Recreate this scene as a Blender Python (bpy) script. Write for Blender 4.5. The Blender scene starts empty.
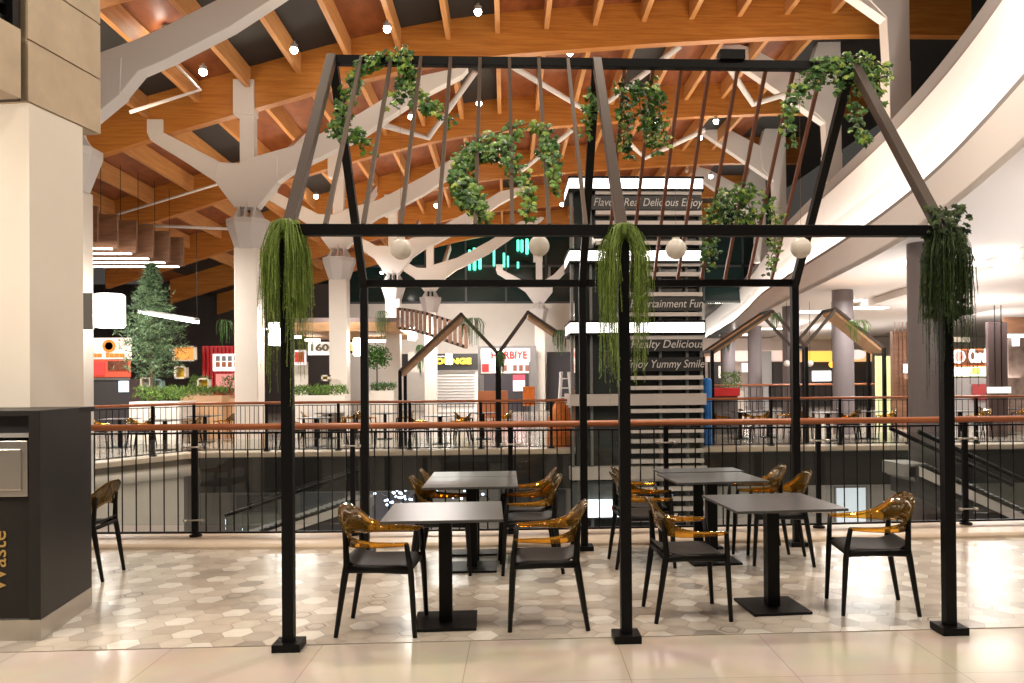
import bpy, bmesh, math, random
from mathutils import Vector, Matrix
random.seed(7)
R = random.random
def U(a, b): return a + (b - a) * R()
sc = bpy.context.scene
COL = sc.collection
# ------------------------------------------------------------------ camera model
F, CX, CY = 800.0, 512 + 35.373, 341.5 + 34.594
PT, RL, YW, H = .0068, .0081, .0518, 1.6
def ray(u, v):
    uu, vv = u - CX, v - CY
    c, s = math.cos(RL), math.sin(RL)
    a, b = (c*uu - s*vv)/F, (s*uu + c*vv)/F
    c, s = math.cos(PT), math.sin(PT)
    x, y, z = a, c + s*b, s - c*b
    c, s = math.cos(YW), math.sin(YW)
    return Vector((c*x + s*y, -s*x + c*y, z))
def at(u, v, Y):
    d = ray(u, v); return d*(Y/d.y) + Vector((0, 0, H))
def onz(u, v, z=0.0):
    d = ray(u, v); return d*((z - H)/d.z) + Vector((0, 0, H))
# ------------------------------------------------------------------ materials
MATS = {}
def nodes(name):
    m = bpy.data.materials.new(name); m.use_nodes = True
    return m, m.node_tree.nodes, m.node_tree.links, m.node_tree.nodes['Principled BSDF']
def mat(name, col, rough=.5, metal=0.0, var=.0, scale=8.0, bump=.0, stretch=None, coat=0.0, spec=.5):
    if name in MATS: return MATS[name]
    m, N, L, b = nodes(name)
    b.inputs['Roughness'].default_value = rough
    b.inputs['Metallic'].default_value = metal
    b.inputs['Specular IOR Level'].default_value = spec
    b.inputs['Coat Weight'].default_value = coat
    b.inputs['Base Color'].default_value = (*col, 1)
    if var or bump:
        tc = N.new('ShaderNodeTexCoord'); mp = N.new('ShaderNodeMapping')
        L.new(tc.outputs['Object'], mp.inputs['Vector'])
        if stretch: mp.inputs['Scale'].default_value = stretch
        nz = N.new('ShaderNodeTexNoise'); nz.inputs['Scale'].default_value = scale; nz.inputs['Detail'].default_value = 5
        L.new(mp.outputs['Vector'], nz.inputs['Vector'])
        if var:
            cr = N.new('ShaderNodeValToRGB')
            cr.color_ramp.elements[0].position = .3; cr.color_ramp.elements[1].position = .7
            cr.color_ramp.elements[0].color = (*[max(0, c*(1 - var)) for c in col], 1)
            cr.color_ramp.elements[1].color = (*[min(1, c*(1 + var)) for c in col], 1)
            L.new(nz.outputs['Fac'], cr.inputs['Fac']); L.new(cr.outputs['Color'], b.inputs['Base Color'])
        if bump:
            bp = N.new('ShaderNodeBump'); bp.inputs['Strength'].default_value = bump; bp.inputs['Distance'].default_value = .01
            L.new(nz.outputs['Fac'], bp.inputs['Height']); L.new(bp.outputs['Normal'], b.inputs['Normal'])
    MATS[name] = m; return m
def emit(name, col, strength):
    if name in MATS: return MATS[name]
    m, N, L, b = nodes(name)
    b.inputs['Base Color'].default_value = (*col, 1)
    b.inputs['Emission Color'].default_value = (*col, 1)
    b.inputs['Emission Strength'].default_value = strength
    MATS[name] = m; return m
def wood(name, c1, c2, rough=.45, stretch=(.35, 6, 6), scale=3.0):
    if name in MATS: return MATS[name]
    m, N, L, b = nodes(name)
    tc = N.new('ShaderNodeTexCoord'); mp = N.new('ShaderNodeMapping'); mp.inputs['Scale'].default_value = stretch
    L.new(tc.outputs['Object'], mp.inputs['Vector'])
    nz = N.new('ShaderNodeTexNoise'); nz.inputs['Scale'].default_value = scale; nz.inputs['Detail'].default_value = 8; nz.inputs['Distortion'].default_value = .6
    L.new(mp.outputs['Vector'], nz.inputs['Vector'])
    cr = N.new('ShaderNodeValToRGB')
    cr.color_ramp.elements[0].position = .32; cr.color_ramp.elements[0].color = (*c1, 1)
    cr.color_ramp.elements[1].position = .68; cr.color_ramp.elements[1].color = (*c2, 1)
    L.new(nz.outputs['Fac'], cr.inputs['Fac']); L.new(cr.outputs['Color'], b.inputs['Base Color'])
    b.inputs['Roughness'].default_value = rough
    MATS[name] = m; return m
def leafmat(name, c1, c2, c3, rough=.45):
    if name in MATS: return MATS[name]
    m, N, L, b = nodes(name)
    g = N.new('ShaderNodeNewGeometry'); cr = N.new('ShaderNodeValToRGB')
    e = cr.color_ramp.elements
    e[0].position = 0; e[0].color = (*c1, 1); e[1].position = 1; e[1].color = (*c3, 1)
    k = e.new(.55); k.color = (*c2, 1)
    L.new(g.outputs['Random Per Island'], cr.inputs['Fac']); L.new(cr.outputs['Color'], b.inputs['Base Color'])
    b.inputs['Roughness'].default_value = rough
    MATS[name] = m; return m
def glassmat(name, tint, glossy_lo=.04, rough=.02, body=0.0, bodycol=(.5, .5, .5)):
    """thin clear sheet: light passes, edge-on it mirrors"""
    if name in MATS: return MATS[name]
    m, N, L, b = nodes(name); N.remove(b)
    out = [n for n in N if n.type == 'OUTPUT_MATERIAL'][0]
    tr = N.new('ShaderNodeBsdfTransparent'); tr.inputs['Color'].default_value = (*tint, 1)
    gl = N.new('ShaderNodeBsdfGlossy'); gl.inputs['Roughness'].default_value = rough
    fr = N.new('ShaderNodeFresnel'); fr.inputs['IOR'].default_value = 1.45
    mx = N.new('ShaderNodeMixShader'); L.new(fr.outputs['Fac'], mx.inputs['Fac'])
    src = tr
    if body:
        df = N.new('ShaderNodeBsdfDiffuse'); df.inputs['Color'].default_value = (*bodycol, 1)
        tl = N.new('ShaderNodeBsdfTranslucent'); tl.inputs['Color'].default_value = (*bodycol, 1)
        ad = N.new('ShaderNodeMixShader'); ad.inputs['Fac'].default_value = .5
        L.new(df.outputs['BSDF'], ad.inputs[1]); L.new(tl.outputs['BSDF'], ad.inputs[2])
        m2 = N.new('ShaderNodeMixShader'); m2.inputs['Fac'].default_value = body
        L.new(tr.outputs['BSDF'], m2.inputs[1]); L.new(ad.outputs['Shader'], m2.inputs[2]); src = m2
    L.new(src.outputs[0], mx.inputs[1]); L.new(gl.outputs['BSDF'], mx.inputs[2])
    L.new(mx.outputs['Shader'], out.inputs['Surface'])
    MATS[name] = m; return m

BLACK = mat('black powder coated steel', (.004, .004, .0045), .45, .0, spec=.18)
LITSTEEL = mat('dark steel tube lit tone', (.085, .062, .05), .4, .45)  # lighter steel tone: light from below put into the colour
CHAIRBLK = mat('matt black plastic', (.005, .005, .005), .42, spec=.2)
SEATBLK = mat('dark charcoal seat plastic', (.011, .010, .010), .5, spec=.22)
AMBER = glassmat('amber clear plastic', (1.0, .70, .22), rough=.04, body=.15, bodycol=(.95, .55, .09))
SLATE = mat('dark slate laminate', (.06, .06, .06), .3, 0, .12, 30)
WHITE_STEEL = mat('warm white painted steel', (.74, .71, .69), .45)
CREAM = mat('cream painted plaster', (.80, .74, .66), .6, 0, .02, 2)
STONE = mat('honed travertine', (.50, .40, .28), .5, 0, .12, 5)
DARKPAN = mat('dark brown laminate', (.016, .014, .013), .45, 0, .1, 4, spec=.35)
STAIN = mat('brushed stainless steel', (.62, .58, .53), .3, .9)
GLUE = wood('orange glulam timber', (.38, .128, .022), (.54, .225, .045), .38)
RAFT = wood('pale rafter timber', (.46, .20, .06), (.60, .30, .11), .5, (6, .35, 6))
PLY = wood('red brown plywood', (.17, .046, .014), (.27, .082, .024), .5, (1.5, .6, 1))
DARKROOF = mat('black roof panel', (.018, .019, .02), .6)
HANDRAIL = wood('polished reddish handrail timber', (.30, .085, .03), (.42, .14, .05), .3, (.4, 8, 8))
PALEWOOD = wood('pale plank timber', (.46, .26, .12), (.60, .36, .18), .5, (1, 6, 6))
WALNUT = wood('walnut board', (.16, .075, .04), (.26, .13, .07), .5, (.5, 4, 4))
IVY = leafmat('ivy leaf green', (.018, .065, .012), (.05, .15, .022), (.13, .26, .04))
FERN = leafmat('hanging fern green', (.09, .16, .02), (.19, .29, .04), (.33, .42, .10), .6)
DKFERN = leafmat('dark hanging vine green', (.012, .03, .008), (.03, .065, .015), (.07, .11, .02), .6)
PINE = leafmat('blue green needle', (.04, .085, .042), (.085, .155, .07), (.19, .27, .12), .6)
HEDGE = leafmat('bright hedge green', (.05, .12, .015), (.10, .20, .025), (.2, .3, .05), .6)
YOUNG = leafmat('young ivy leaf', (.10, .24, .025), (.20, .36, .05), (.42, .50, .09))
STEM = mat('brown stem', (.09, .06, .03), .7)
GLASS = glassmat('clear balustrade glass', (.93, .96, .95))
DKGLASS = mat('dark tower glazing', (.035, .042, .042), .08, 0, spec=.6)
GREYCOL = mat('warm grey painted column', (.17, .145, .145), .45)
SOFFIT = mat('off white soffit plaster', (.80, .74, .69), .7)
FASCIA = mat('white curved fascia', (.82, .78, .76), .6)
LEDGE = mat('grey metal ledge', (.27, .25, .245), .5)
BLKFAS = mat('black slab fascia', (.022, .021, .02), .3)
LAMP = emit('lit lantern diffuser', (1, .93, .84), 14)
LED = emit('white led strip', (1, .95, .88), 8)
BAND = emit('lit white band', (1, .97, .93), 3.2)
SPOT = emit('spot lens', (1, .95, .85), 40)
PEARL = mat('opal white glass', (.80, .75, .68), .25)
RED = mat('red panel', (.55, .02, .02), .5)
YEL = mat('yellow panel', (.75, .48, .02), .5)
BLUE = mat('blue plastic', (.04, .24, .72), .45)
ORANGE = mat('orange fabric', (.85, .24, .04), .7, 0, .2, 12)
GREYP = mat('mid grey panel', (.30, .29, .28), .5)
BEIGE = mat('beige stone', (.66, .54, .42), .35, 0, .06, 6)
TERRA = mat('bare timber crate', (.58, .36, .2), .6)
# ------------------------------------------------------------------ mesh builder
class MB:
    def __init__(s): s.v = []; s.f = []; s.mi = []; s.k = 0
    def poly(s, pts, mi=0):
        n = len(s.v); s.v += [tuple(p) for p in pts]; s.f.append(tuple(range(n, n + len(pts)))); s.mi.append(mi)
    def box(s, lo, hi, mi=0, M=None):
        x0, y0, z0 = lo; x1, y1, z1 = hi
        P = [(x0,y0,z0),(x1,y0,z0),(x1,y1,z0),(x0,y1,z0),(x0,y0,z1),(x1,y0,z1),(x1,y1,z1),(x0,y1,z1)]
        if M is not None: P = [tuple(M @ Vector(p)) for p in P]
        n = len(s.v); s.v += P
        for q in ((0,3,2,1),(4,5,6,7),(0,1,5,4),(1,2,6,5),(2,3,7,6),(3,0,4,7)):
            s.f.append(tuple(n + i for i in q)); s.mi.append(mi)
        return s
    def cbox(s, c, d, mi=0, M=None):
        return s.box([c[i] - d[i]/2 for i in range(3)], [c[i] + d[i]/2 for i in range(3)], mi, M)
    def prism(s, pts, ext, mi=0):
        """closed polygon pts (3d, planar) extruded by vector ext"""
        n = len(s.v); m = len(pts); e = Vector(ext)
        s.v += [tuple(p) for p in pts] + [tuple(Vector(p) + e) for p in pts]
        s.f.append(tuple(range(n, n + m))); s.mi.append(mi)
        s.f.append(tuple(range(n + 2*m - 1, n + m - 1, -1))); s.mi.append(mi)
        for i in range(m):
            j = (i + 1) % m; s.f.append((n + i, n + m + i, n + m + j, n + j)); s.mi.append(mi)
        return s
    def bar(s, a, b, w, h, mi=0, up=(0, 0, 1)):
        """rectangular bar between a and b: w sideways, h along up"""
        a, b = Vector(a), Vector(b); d = (b - a).normalized(); up = Vector(up)
        x = d.cross(up)
        if x.length < 1e-4: x = d.cross(Vector((1, 0, 0)))
        x.normalize(); z = x.cross(d).normalized()
        q = [a + x*sx*w/2 + z*sz*h/2 for sx, sz in ((-1,-1),(1,-1),(1,1),(-1,1))]
        return s.prism(q, b - a, mi)
    def tube(s, pts, rad, n=8, mi=0, cap=True, sx=1.0):
        pts = [Vector(p) for p in pts]
        if not hasattr(rad, '__len__'): rad = [rad]*len(pts)
        base = len(s.v); prev = None
        for i, p in enumerate(pts):
            d = (pts[min(i + 1, len(pts) - 1)] - pts[max(i - 1, 0)]).normalized()
            if prev is None:
                x = d.cross(Vector((0, 1, 0)))
                if x.length < .1: x = d.cross(Vector((1, 0, 0)))
            else: x = prev - d*prev.dot(d)
            x.normalize(); prev = x; y = d.cross(x)
            for k in range(n):
                a = 2*math.pi*k/n
                s.v.append(tuple(p + x*math.cos(a)*rad[i]*sx + y*math.sin(a)*rad[i]))
        for i in range(len(pts) - 1):
            for k in range(n):
                k2 = (k + 1) % n
                s.f.append((base + i*n + k, base + i*n + k2, base + (i+1)*n + k2, base + (i+1)*n + k)); s.mi.append(mi)
        if cap:
            s.f.append(tuple(base + k for k in range(n - 1, -1, -1))); s.mi.append(mi)
            e = base + (len(pts) - 1)*n
            s.f.append(tuple(e + k for k in range(n))); s.mi.append(mi)
        return s
    def lathe(s, prof, n=20, c=(0, 0, 0), mi=0):
        base = len(s.v)
        for r, z in prof:
            for k in range(n):
                a = 2*math.pi*k/n; s.v.append((c[0] + r*math.cos(a), c[1] + r*math.sin(a), c[2] + z))
        for i in range(len(prof) - 1):
            for k in range(n):
                k2 = (k + 1) % n
                s.f.append((base + i*n + k, base + i*n + k2, base + (i+1)*n + k2, base + (i+1)*n + k)); s.mi.append(mi)
        s.f.append(tuple(base + k for k in range(n - 1, -1, -1))); s.mi.append(mi)
        e = base + (len(prof) - 1)*n; s.f.append(tuple(e + k for k in range(n))); s.mi.append(mi)
        return s
    def ball(s, c, r, n=16, mi=0, sz=1.0):
        return s.lathe([(max(.001, r*math.sin(math.pi*i/n)), -sz*r*math.cos(math.pi*i/n)) for i in range(n + 1)], n + 4, c, mi)
    def sheet(s, grid, mi=0):
        base = len(s.v); nr, nc = len(grid), len(grid[0])
        for r in grid: s.v += [tuple(p) for p in r]
        for i in range(nr - 1):
            for j in range(nc - 1):
                s.f.append((base + i*nc + j, base + i*nc + j + 1, base + (i+1)*nc + j + 1, base + (i+1)*nc + j)); s.mi.append(mi)
        return s
    def build(s, name, mats, parent=None, smooth=False, bevel=0, solid=0, origin=None, subs=0, w=0):
        me = bpy.data.meshes.new(name)
        V = s.v
        if w: V = [(p[0]-parent.location[0], p[1]-parent.location[1], p[2]-parent.location[2]) for p in V]
        if origin is not None: V = [(p[0]-origin[0], p[1]-origin[1], p[2]-origin[2]) for p in V]
        me.from_pydata(V, [], s.f); 
        for m in (mats if isinstance(mats, (list, tuple)) else [mats]): me.materials.append(m)
        me.polygons.foreach_set('material_index', s.mi)
        bm = bmesh.new(); bm.from_mesh(me); 
        if not getattr(s, 'keep', False): bmesh.ops.recalc_face_normals(bm, faces=bm.faces)
        bm.to_mesh(me); bm.free()
        if smooth: me.polygons.foreach_set('use_smooth', [True]*len(me.polygons))
        me.update()
        o = bpy.data.objects.new(name, me); COL.objects.link(o)
        if origin is not None: o.location = origin
        if parent is not None:
            o.parent = parent
            if origin is not None: o.location = Vector(origin) - Vector(parent.location)
        if solid:
            md = o.modifiers.new('t', 'SOLIDIFY'); md.thickness = solid; md.offset = 0
        if subs:
            md = o.modifiers.new('s', 'SUBSURF'); md.levels = md.render_levels = subs
        if bevel:
            md = o.modifiers.new('b', 'BEVEL'); md.width = bevel; md.segments = 2; md.limit_method = 'ANGLE'
        return o
def tag(o, label, cat, group=None):
    o['label'] = label; o['category'] = cat; o['kind'] = 'thing'
    if group: o['group'] = group
    return o
def struct(o):
    o['kind'] = 'structure'; return o
def thing(name, label, cat, loc=(0, 0, 0), rz=0.0, group=None):
    o = bpy.data.objects.new(name, None); o.empty_display_size = .1; COL.objects.link(o)
    o.location = loc; o.rotation_euler = (0, 0, rz)
    return tag(o, label, cat, group)
KIDS = {}
def kids(o): return [c for c in bpy.data.objects if c.parent is o]
def dup(root, loc, rz, label, group=None, scale=None):
    ks = KIDS.setdefault(root.name, [(c, kids(c)) for c in kids(root)])
    r = root.copy(); COL.objects.link(r); r.location = loc; r.rotation_euler = (0, 0, rz)
    r['label'] = label
    if group: r['group'] = group
    elif 'group' in r: del r['group']
    if scale: r.scale = scale
    for c, gs in ks:
        d = c.copy(); COL.objects.link(d); d.parent = r
        for g in gs:
            e = g.copy(); COL.objects.link(e); e.parent = d
    return r
def text(body, size, loc, parent, m, name='lettering', rot=(math.pi/2, 0, 0), align='CENTER', ext=.004, shear=0.0, bold=0.0, width=None):
    cu = bpy.data.curves.new('t', 'FONT'); cu.body = body; cu.size = size; cu.extrude = ext; cu.align_x = align; cu.align_y = 'CENTER'
    cu.shear = shear; cu.offset = bold; cu.resolution_u = 4
    tmp = bpy.data.objects.new('t', cu); COL.objects.link(tmp)
    dg = bpy.context.evaluated_depsgraph_get()
    me = bpy.data.meshes.new_from_object(tmp.evaluated_get(dg))
    bpy.data.objects.remove(tmp); bpy.data.curves.remove(cu)
    me.materials.clear(); me.materials.append(m)
    o = bpy.data.objects.new(name, me); COL.objects.link(o)
    if width:
        xs = [v.co.x for v in me.vertices]; k = width/(max(xs) - min(xs)); o.scale = (k, 1, 1)
    o.rotation_euler = rot; o.location = loc
    if parent is not None:
        o.parent = parent; o.location = Vector(loc) - Vector(parent.location)
    return o
def simple(name, label, cat, mb, mats, group=None, **k):
    return tag(mb.build(name, mats, **k), label, cat, group)
# ================================================================== SETTING: floors
YB = 4.97            # hexagon tiles start here
KERBF = [(-9, 8.5), (-4, 7.98), (-2, 7.82), (0.4, 7.72), (3, 7.72), (6, 7.76), (16, 7.95)]
def kerby(x):
    for (x0, y0), (x1, y1) in zip(KERBF, KERBF[1:]):
        if x <= x1: return y0 + (y1 - y0)*(x - x0)/(x1 - x0)
    return KERBF[-1][1]
def floor_mat():
    m, N, L, b = nodes('polished cream floor tiles')
    tc = N.new('ShaderNodeTexCoord')
    mp = N.new('ShaderNodeMapping'); mp.inputs['Rotation'].default_value = (0, 0, .02); mp.inputs['Location'].default_value = (.33, .22, 0)
    L.new(tc.outputs['Object'], mp.inputs['Vector'])
    br = N.new('ShaderNodeTexBrick'); br.offset = 0; br.inputs['Scale'].default_value = 1
    br.inputs['Brick Width'].default_value = .9; br.inputs['Row Height'].default_value = .9; br.inputs['Mortar Size'].default_value = .003
    br.inputs['Color1'].default_value = (.52, .46, .39, 1); br.inputs['Color2'].default_value = (.56, .50, .43, 1); br.inputs['Mortar'].default_value = (.38, .33, .27, 1)
    L.new(mp.outputs['Vector'], br.inputs['Vector'])
    nz = N.new('ShaderNodeTexNoise'); nz.inputs['Scale'].default_value = 2.5; nz.inputs['Detail'].default_value = 6
    L.new(tc.outputs['Object'], nz.inputs['Vector'])
    mx = N.new('ShaderNodeMix'); mx.data_type = 'RGBA'; mx.blend_type = 'SOFT_LIGHT'; mx.inputs[0].default_value = .35
    L.new(br.outputs['Color'], mx.inputs[6]); L.new(nz.outputs['Color'], mx.inputs[7]); L.new(mx.outputs[2], b.inputs['Base Color'])
    b.inputs['Roughness'].default_value = .13
    return m
FLOORM = floor_mat()
fl = MB(); fl.box((-14, -7, -.4), (18, YB + .05, 0))
fo = struct(fl.build('floor', FLOORM))
# hexagon mosaic floor between the cream tiles and the kerb
HX = [mat('hex tile ' + n, c, .22, 0, .06, 9) for n, c in (('white', (.74, .70, .64)), ('sand', (.55, .49, .42)), ('taupe', (.50, .44, .375)), ('greige', (.44, .395, .345)), ('pale sand', (.61, .55, .48)), ('dark', (.33, .295, .26)), ('joint', (.42, .37, .32)))]
hb = MB(); WH = set()
S = .105
def hexa(cx, cy, s, z, mi):
    pts = []
    for k in range(6):
        a = math.pi/3*k; pts.append((cx + s*math.cos(a), cy + s*math.sin(a), z))
    if min(p[1] for p in pts) < YB - .005 or max(p[1] for p in pts) > kerby(cx) + .12: 
        pts = [(p[0], min(max(p[1], YB), kerby(cx) + .12), z) for p in pts]
        if max(p[1] for p in pts) - min(p[1] for p in pts) < .01: return
    hb.poly(pts, mi)
for i in range(-66, 72):
    for j in range(0, 20):
        cx = i*1.5*S; cy = YB + (j + (i % 2)*.5)*math.sqrt(3)*S
        if cy > 8.6: continue
        r = R(); mi = 1 if r < .30 else 2 if r < .55 else 3 if r < .72 else 4 if r < .98 else 5
        nb_ = ((i-1, j), (i+1, j), (i, j-1), (i, j+1), (i-1, j-1 + 2*(i % 2)), (i+1, j-1 + 2*(i % 2)))
        if R() < .42 and not any(q_ in WH for q_ in nb_): mi = 0; WH.add((i, j))
        hexa(cx, cy, S*.975, .0045, mi)
        if mi in (1, 2, 3) and R() < .07:
            hexa(cx, cy, S*.72, .0052, 5); hexa(cx, cy, S*.56, .0058, mi)
hb.keep = True
hm = MB(); hm.box((-10.5, YB, -.4), (11.5, 8.7, .002))
hf = struct(hm.build('floor', HX[6]))
ho = hb.build('hexagon_tiles', HX, hf)
# stone kerb along the atrium edge
kb = MB(); prof = [(0, 0), (0, .03), (.012, .045), (.035, .054), (.62, .056), (.62, -.45), (.02, -.45)]
grid = []
xs = [KERBF[0][0] + (KERBF[-1][0] - KERBF[0][0])*i/60 for i in range(61)]
for x in xs: grid.append([(x, kerby(x) + a, z) for a, z in prof])
kb.sheet(grid); struct(kb.build('trim_1', BEIGE))
# ------------------------------------------------------------------ near railing
def railing(label, path, z0, z1, spacing, post_step, handr, glass, bal_r, post_r, clamps=False, name='railing', hm=HANDRAIL):
    t = thing(name, label, 'railing', (path[0][0], path[0][1], z0))
    P = [Vector((*p, 0)) for p in path]
    seg = []; Ln = 0
    for a, b in zip(P, P[1:]): seg.append((Ln, a, b)); Ln += (b - a).length
    def pt(s):
        for s0, a, b in reversed(seg):
            if s >= s0: return a + (b - a).normalized()*(s - s0)
        return P[0].copy()
    n = max(2, int(Ln/.5)); pts = [pt(Ln*i/n) for i in range(n + 1)]
    h = MB(); h.tube([p + Vector((0, 0, z1)) for p in pts], handr, 10, sx=1.0); h.build('handrail', hm, t, smooth=True, w=1)
    for z in (z0 + .04, z1 - handr - .03):
        b = MB(); b.sheet([[tuple(a + Vector((0, dy, z + dz))) for dy, dz in ((-.02, -.009), (.02, -.009), (.02, .009), (-.02, .009), (-.02, -.009))] for a in pts])
        b.build('flat_rail', BLACK, t, w=1)
    nb = int(Ln/spacing); proto = MB().tube([(0, 0, z0 + .05), (0, 0, z1 - handr - .02)], bal_r, 6)
    bo = None; extra = MB(); mid = nb/2
    order = sorted(range(nb), key=lambda i: abs(pt(i*spacing + spacing/2).x - 1))
    for c, i in enumerate(order):
        p = pt(i*spacing + spacing/2)
        if c < 100:
            if bo is None: bo = proto.build('baluster', BLACK, t); o = bo
            else: o = bo.copy(); COL.objects.link(o)
            o.location = (p.x - t.location.x, p.y - t.location.y, -z0)
        else: extra.tube([p + Vector((0, 0, z0 + .05)), p + Vector((0, 0, z1 - handr - .02))], bal_r, 4)
    if extra.v: extra.build('baluster', BLACK, t, w=1)['kind'] = 'stuff'
    np_ = int(Ln/post_step); po = None
    for i in range(np_ + 1):
        p = pt(min(i*post_step + .02, Ln)); s_ = p - Vector((0, 0, 0))
        if po is None:
            pm = MB().box((-post_r, -post_r*.7, z0), (post_r, post_r*.7, z1 - handr))
            pm.lathe([(post_r*2.6, z0), (post_r*2.6, z0 + .018), (post_r*1.2, z0 + .03)], 12)
            po = pm.build('post', BLACK, t); ks = []
            if clamps:
                for z in (z0 + .17, z1 - .2):
                    cm = MB(); cm.tube([(-.085, -.045, z), (.085, -.045, z)], .008, 6)
                    for sx in (-.085, .085): cm.lathe([(.004, -.014), (.022, -.012), (.022, .012), (.004, .014)], 10, (sx, -.05, z))
                    ks.append(cm.build('glass_clamp', STAIN, po, smooth=True))
            o = po
        else:
            o = po.copy(); COL.objects.link(o)
            for k in ks: d = k.copy(); COL.objects.link(d); d.parent = o
        o.location = (p.x - t.location.x, p.y - t.location.y, -z0)
        if glass and i < np_:
            q = pt(min((i + 1)*post_step + .02, Ln)); d = (q - p).normalized()
            g = MB(); a = p + d*.06 + Vector((0, -.035, 0)); c = q - d*.06 + Vector((0, -.035, 0))
            g.bar(a + Vector((0, 0, (z0 + z1)/2)), c + Vector((0, 0, (z0 + z1)/2)), .01, (z1 - z0) - .25)
            g.build('glass_panel', GLASS, t, w=1)
    return t
NEARRAIL = railing('long near railing of black balusters with polished timber handrail behind the tables', [(-7.97, 8.72), (-4.1, 8.38), (-2, 8.24), (0.4, 8.18), (3, 8.18), (6, 8.26), (9.1, 8.4)], .055, 1.165, .143, 1.602, .032, True, .0075, .024, True)
# ------------------------------------------------------------------ far side of the atrium
back_floor = MB()
back_floor.prism([(-7.0, 18.3, 0), (16, 17.9, 0), (26, 17.9, 0), (26, 50, 0), (-26, 50, 0), (-26, 10, 0), (-10.1, 12.4, 0)], (0, 0, -.35))
struct(back_floor.build('floor', mat('far gallery floor', (.36, .31, .26), .2, 0, .1, 1.2)))
k2 = MB()
for a, b in (((-10.1, 12.4), (-7.0, 18.3)), ((-7.0, 18.3), (16, 17.9))):
    k2.bar((a[0], a[1], .03), (b[0], b[1], .03), .5, .10)
struct(k2.build('trim_2', BEIGE))
# lower level
lf = MB(); lf.box((-26, 6, -5.3), (26, 40, -5)); struct(lf.build('floor', mat('lower hall floor', (.42, .40, .38), .2, 0, .1, 2)))
lw = MB(); lw.prism([(-10.35, 12.0, -.32), (-7.15, 18.15, -.32), (-7.15, 18.15, -5), (-10.35, 12, -5)], (-.3, .15, 0))
struct(lw.build('wall_left_lower', CREAM))
lc = MB(); lc.tube([(-10.2, 12.25, -.3), (-7.0, 18.2, -.3), (-6.95, 18.6, -.3)], .13, 8); struct(lc.build('trim_3', CREAM, smooth=True))
sf = MB(); sf.bar((-6.75, 18.02, -.41), (16, 17.62, -.41), .1, .76); struct(sf.build('trim_4', BLKFAS))
sl = MB(); sl.box((-7, 18.5, -.80), (16, 24.0, -.66)); struct(sl.build('ceiling_lower', mat('lower hall soffit', (.55, .52, .48), .7)))
wl = MB(); wl.box((-12, 24, -5), (18, 24.3, -.7)); struct(wl.build('wall_back_lower', mat('lower hall wall', (.50, .46, .41), .6, 0, .05, 1)))
# ------------------------------------------------------------------ roof
ZC = [(-16, 5.2), (-12.5, 6.3), (-9.6, 7.24), (-8.34, 7.66), (-6.31, 8.27), (-4.29, 8.88), (-2.08, 9.42), (-.93, 9.62), (.21, 9.76), (3.45, 10.05), (6.73, 10.28), (9.13, 10.38), (15, 10.4)]
def zc(x):
    x = max(-16, min(15, x))
    for (a, za), (b, zb) in zip(ZC, ZC[1:]):
        if x <= b:
            return za + (zb - za)*(x - a)/(b - a)
    return 10.4
def zs(x): return (zc(x - .5) + zc(x) + zc(x + .5))/3
BY = [14, 20, 26, 32, 38, 44]
deck = MB(); ph = [(i, j) for i in range(26) for j in range(7)]
DY = [8] + BY + [50]
random.seed(11)
XR = [-16 + 1.22*i for i in range(26)]
for j in range(len(DY) - 1):
    for i in range(len(XR) - 1):
        a, b = XR[i], XR[i+1]
        dark = (R() < .16) if j != 1 else (i in (5, 6, 8, 9, 11, 12) or R() < .1)
        if a > 8.8: dark = True
        deck.poly([(a, DY[j], zs(a)+1.06), (b, DY[j], zs(b)+1.06), (b, DY[j+1], zs(b)+1.06), (a, DY[j+1], zs(a)+1.06)], 1 if dark else 0)
ceil = struct(deck.build('ceiling', [PLY, DARKROOF]))
rn = 0; rest = MB(); protoR = {}
for j in range(len(DY) - 2):
    for i in range(1, len(XR) - 3):
        x = XR[i]; y0, y1 = DY[j] + .12, DY[j+1] - .12
        z = zs(x) + .55
        if x < -13 or x > 9: continue
        tgt = MB() if rn < 100 else rest
        tgt.box((x - .06, y0, z), (x + .06, y1, z + .5))
        if rn < 100: tgt.build('rafter', RAFT, ceil)
        rn += 1
if rest.v: rest.build('rafter', RAFT, ceil)['kind'] = 'stuff'
BN = {14: 'first', 20: 'nearest', 26: 'second', 32: 'third', 38: 'fourth', 44: 'farthest'}
BL_ = {14: 'curved glulam roof beam just above the top edge of the photo', 20: 'largest curved glulam roof beam, right above the black ridge', 26: 'curved glulam roof beam next behind the largest one', 32: 'middle curved glulam roof beam, third in from the front', 38: 'small curved glulam roof beam before the last one', 44: 'last and smallest curved glulam beam by the dark glazing'}
for y in BY:
    b = MB(); n = 72; lo = []; hi = []
    for i in range(n + 1):
        x = -15.5 + 27.5*i/n; lo.append((x, zs(x))); hi.append((x, zs(x) + 1.12))
    g = []
    for (x, z), (x2, z2) in zip(lo, hi):
        g.append([(x, y - .13, z), (x, y + .13, z), (x, y + .13, z2), (x, y - .13, z2), (x, y - .13, z)])
    b.sheet(g)
    # lamination lines and steel wire along the beam stay in its mesh
    o = b.build('glulam_beam', GLUE); tag(o, BL_[y], 'beam')
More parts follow.
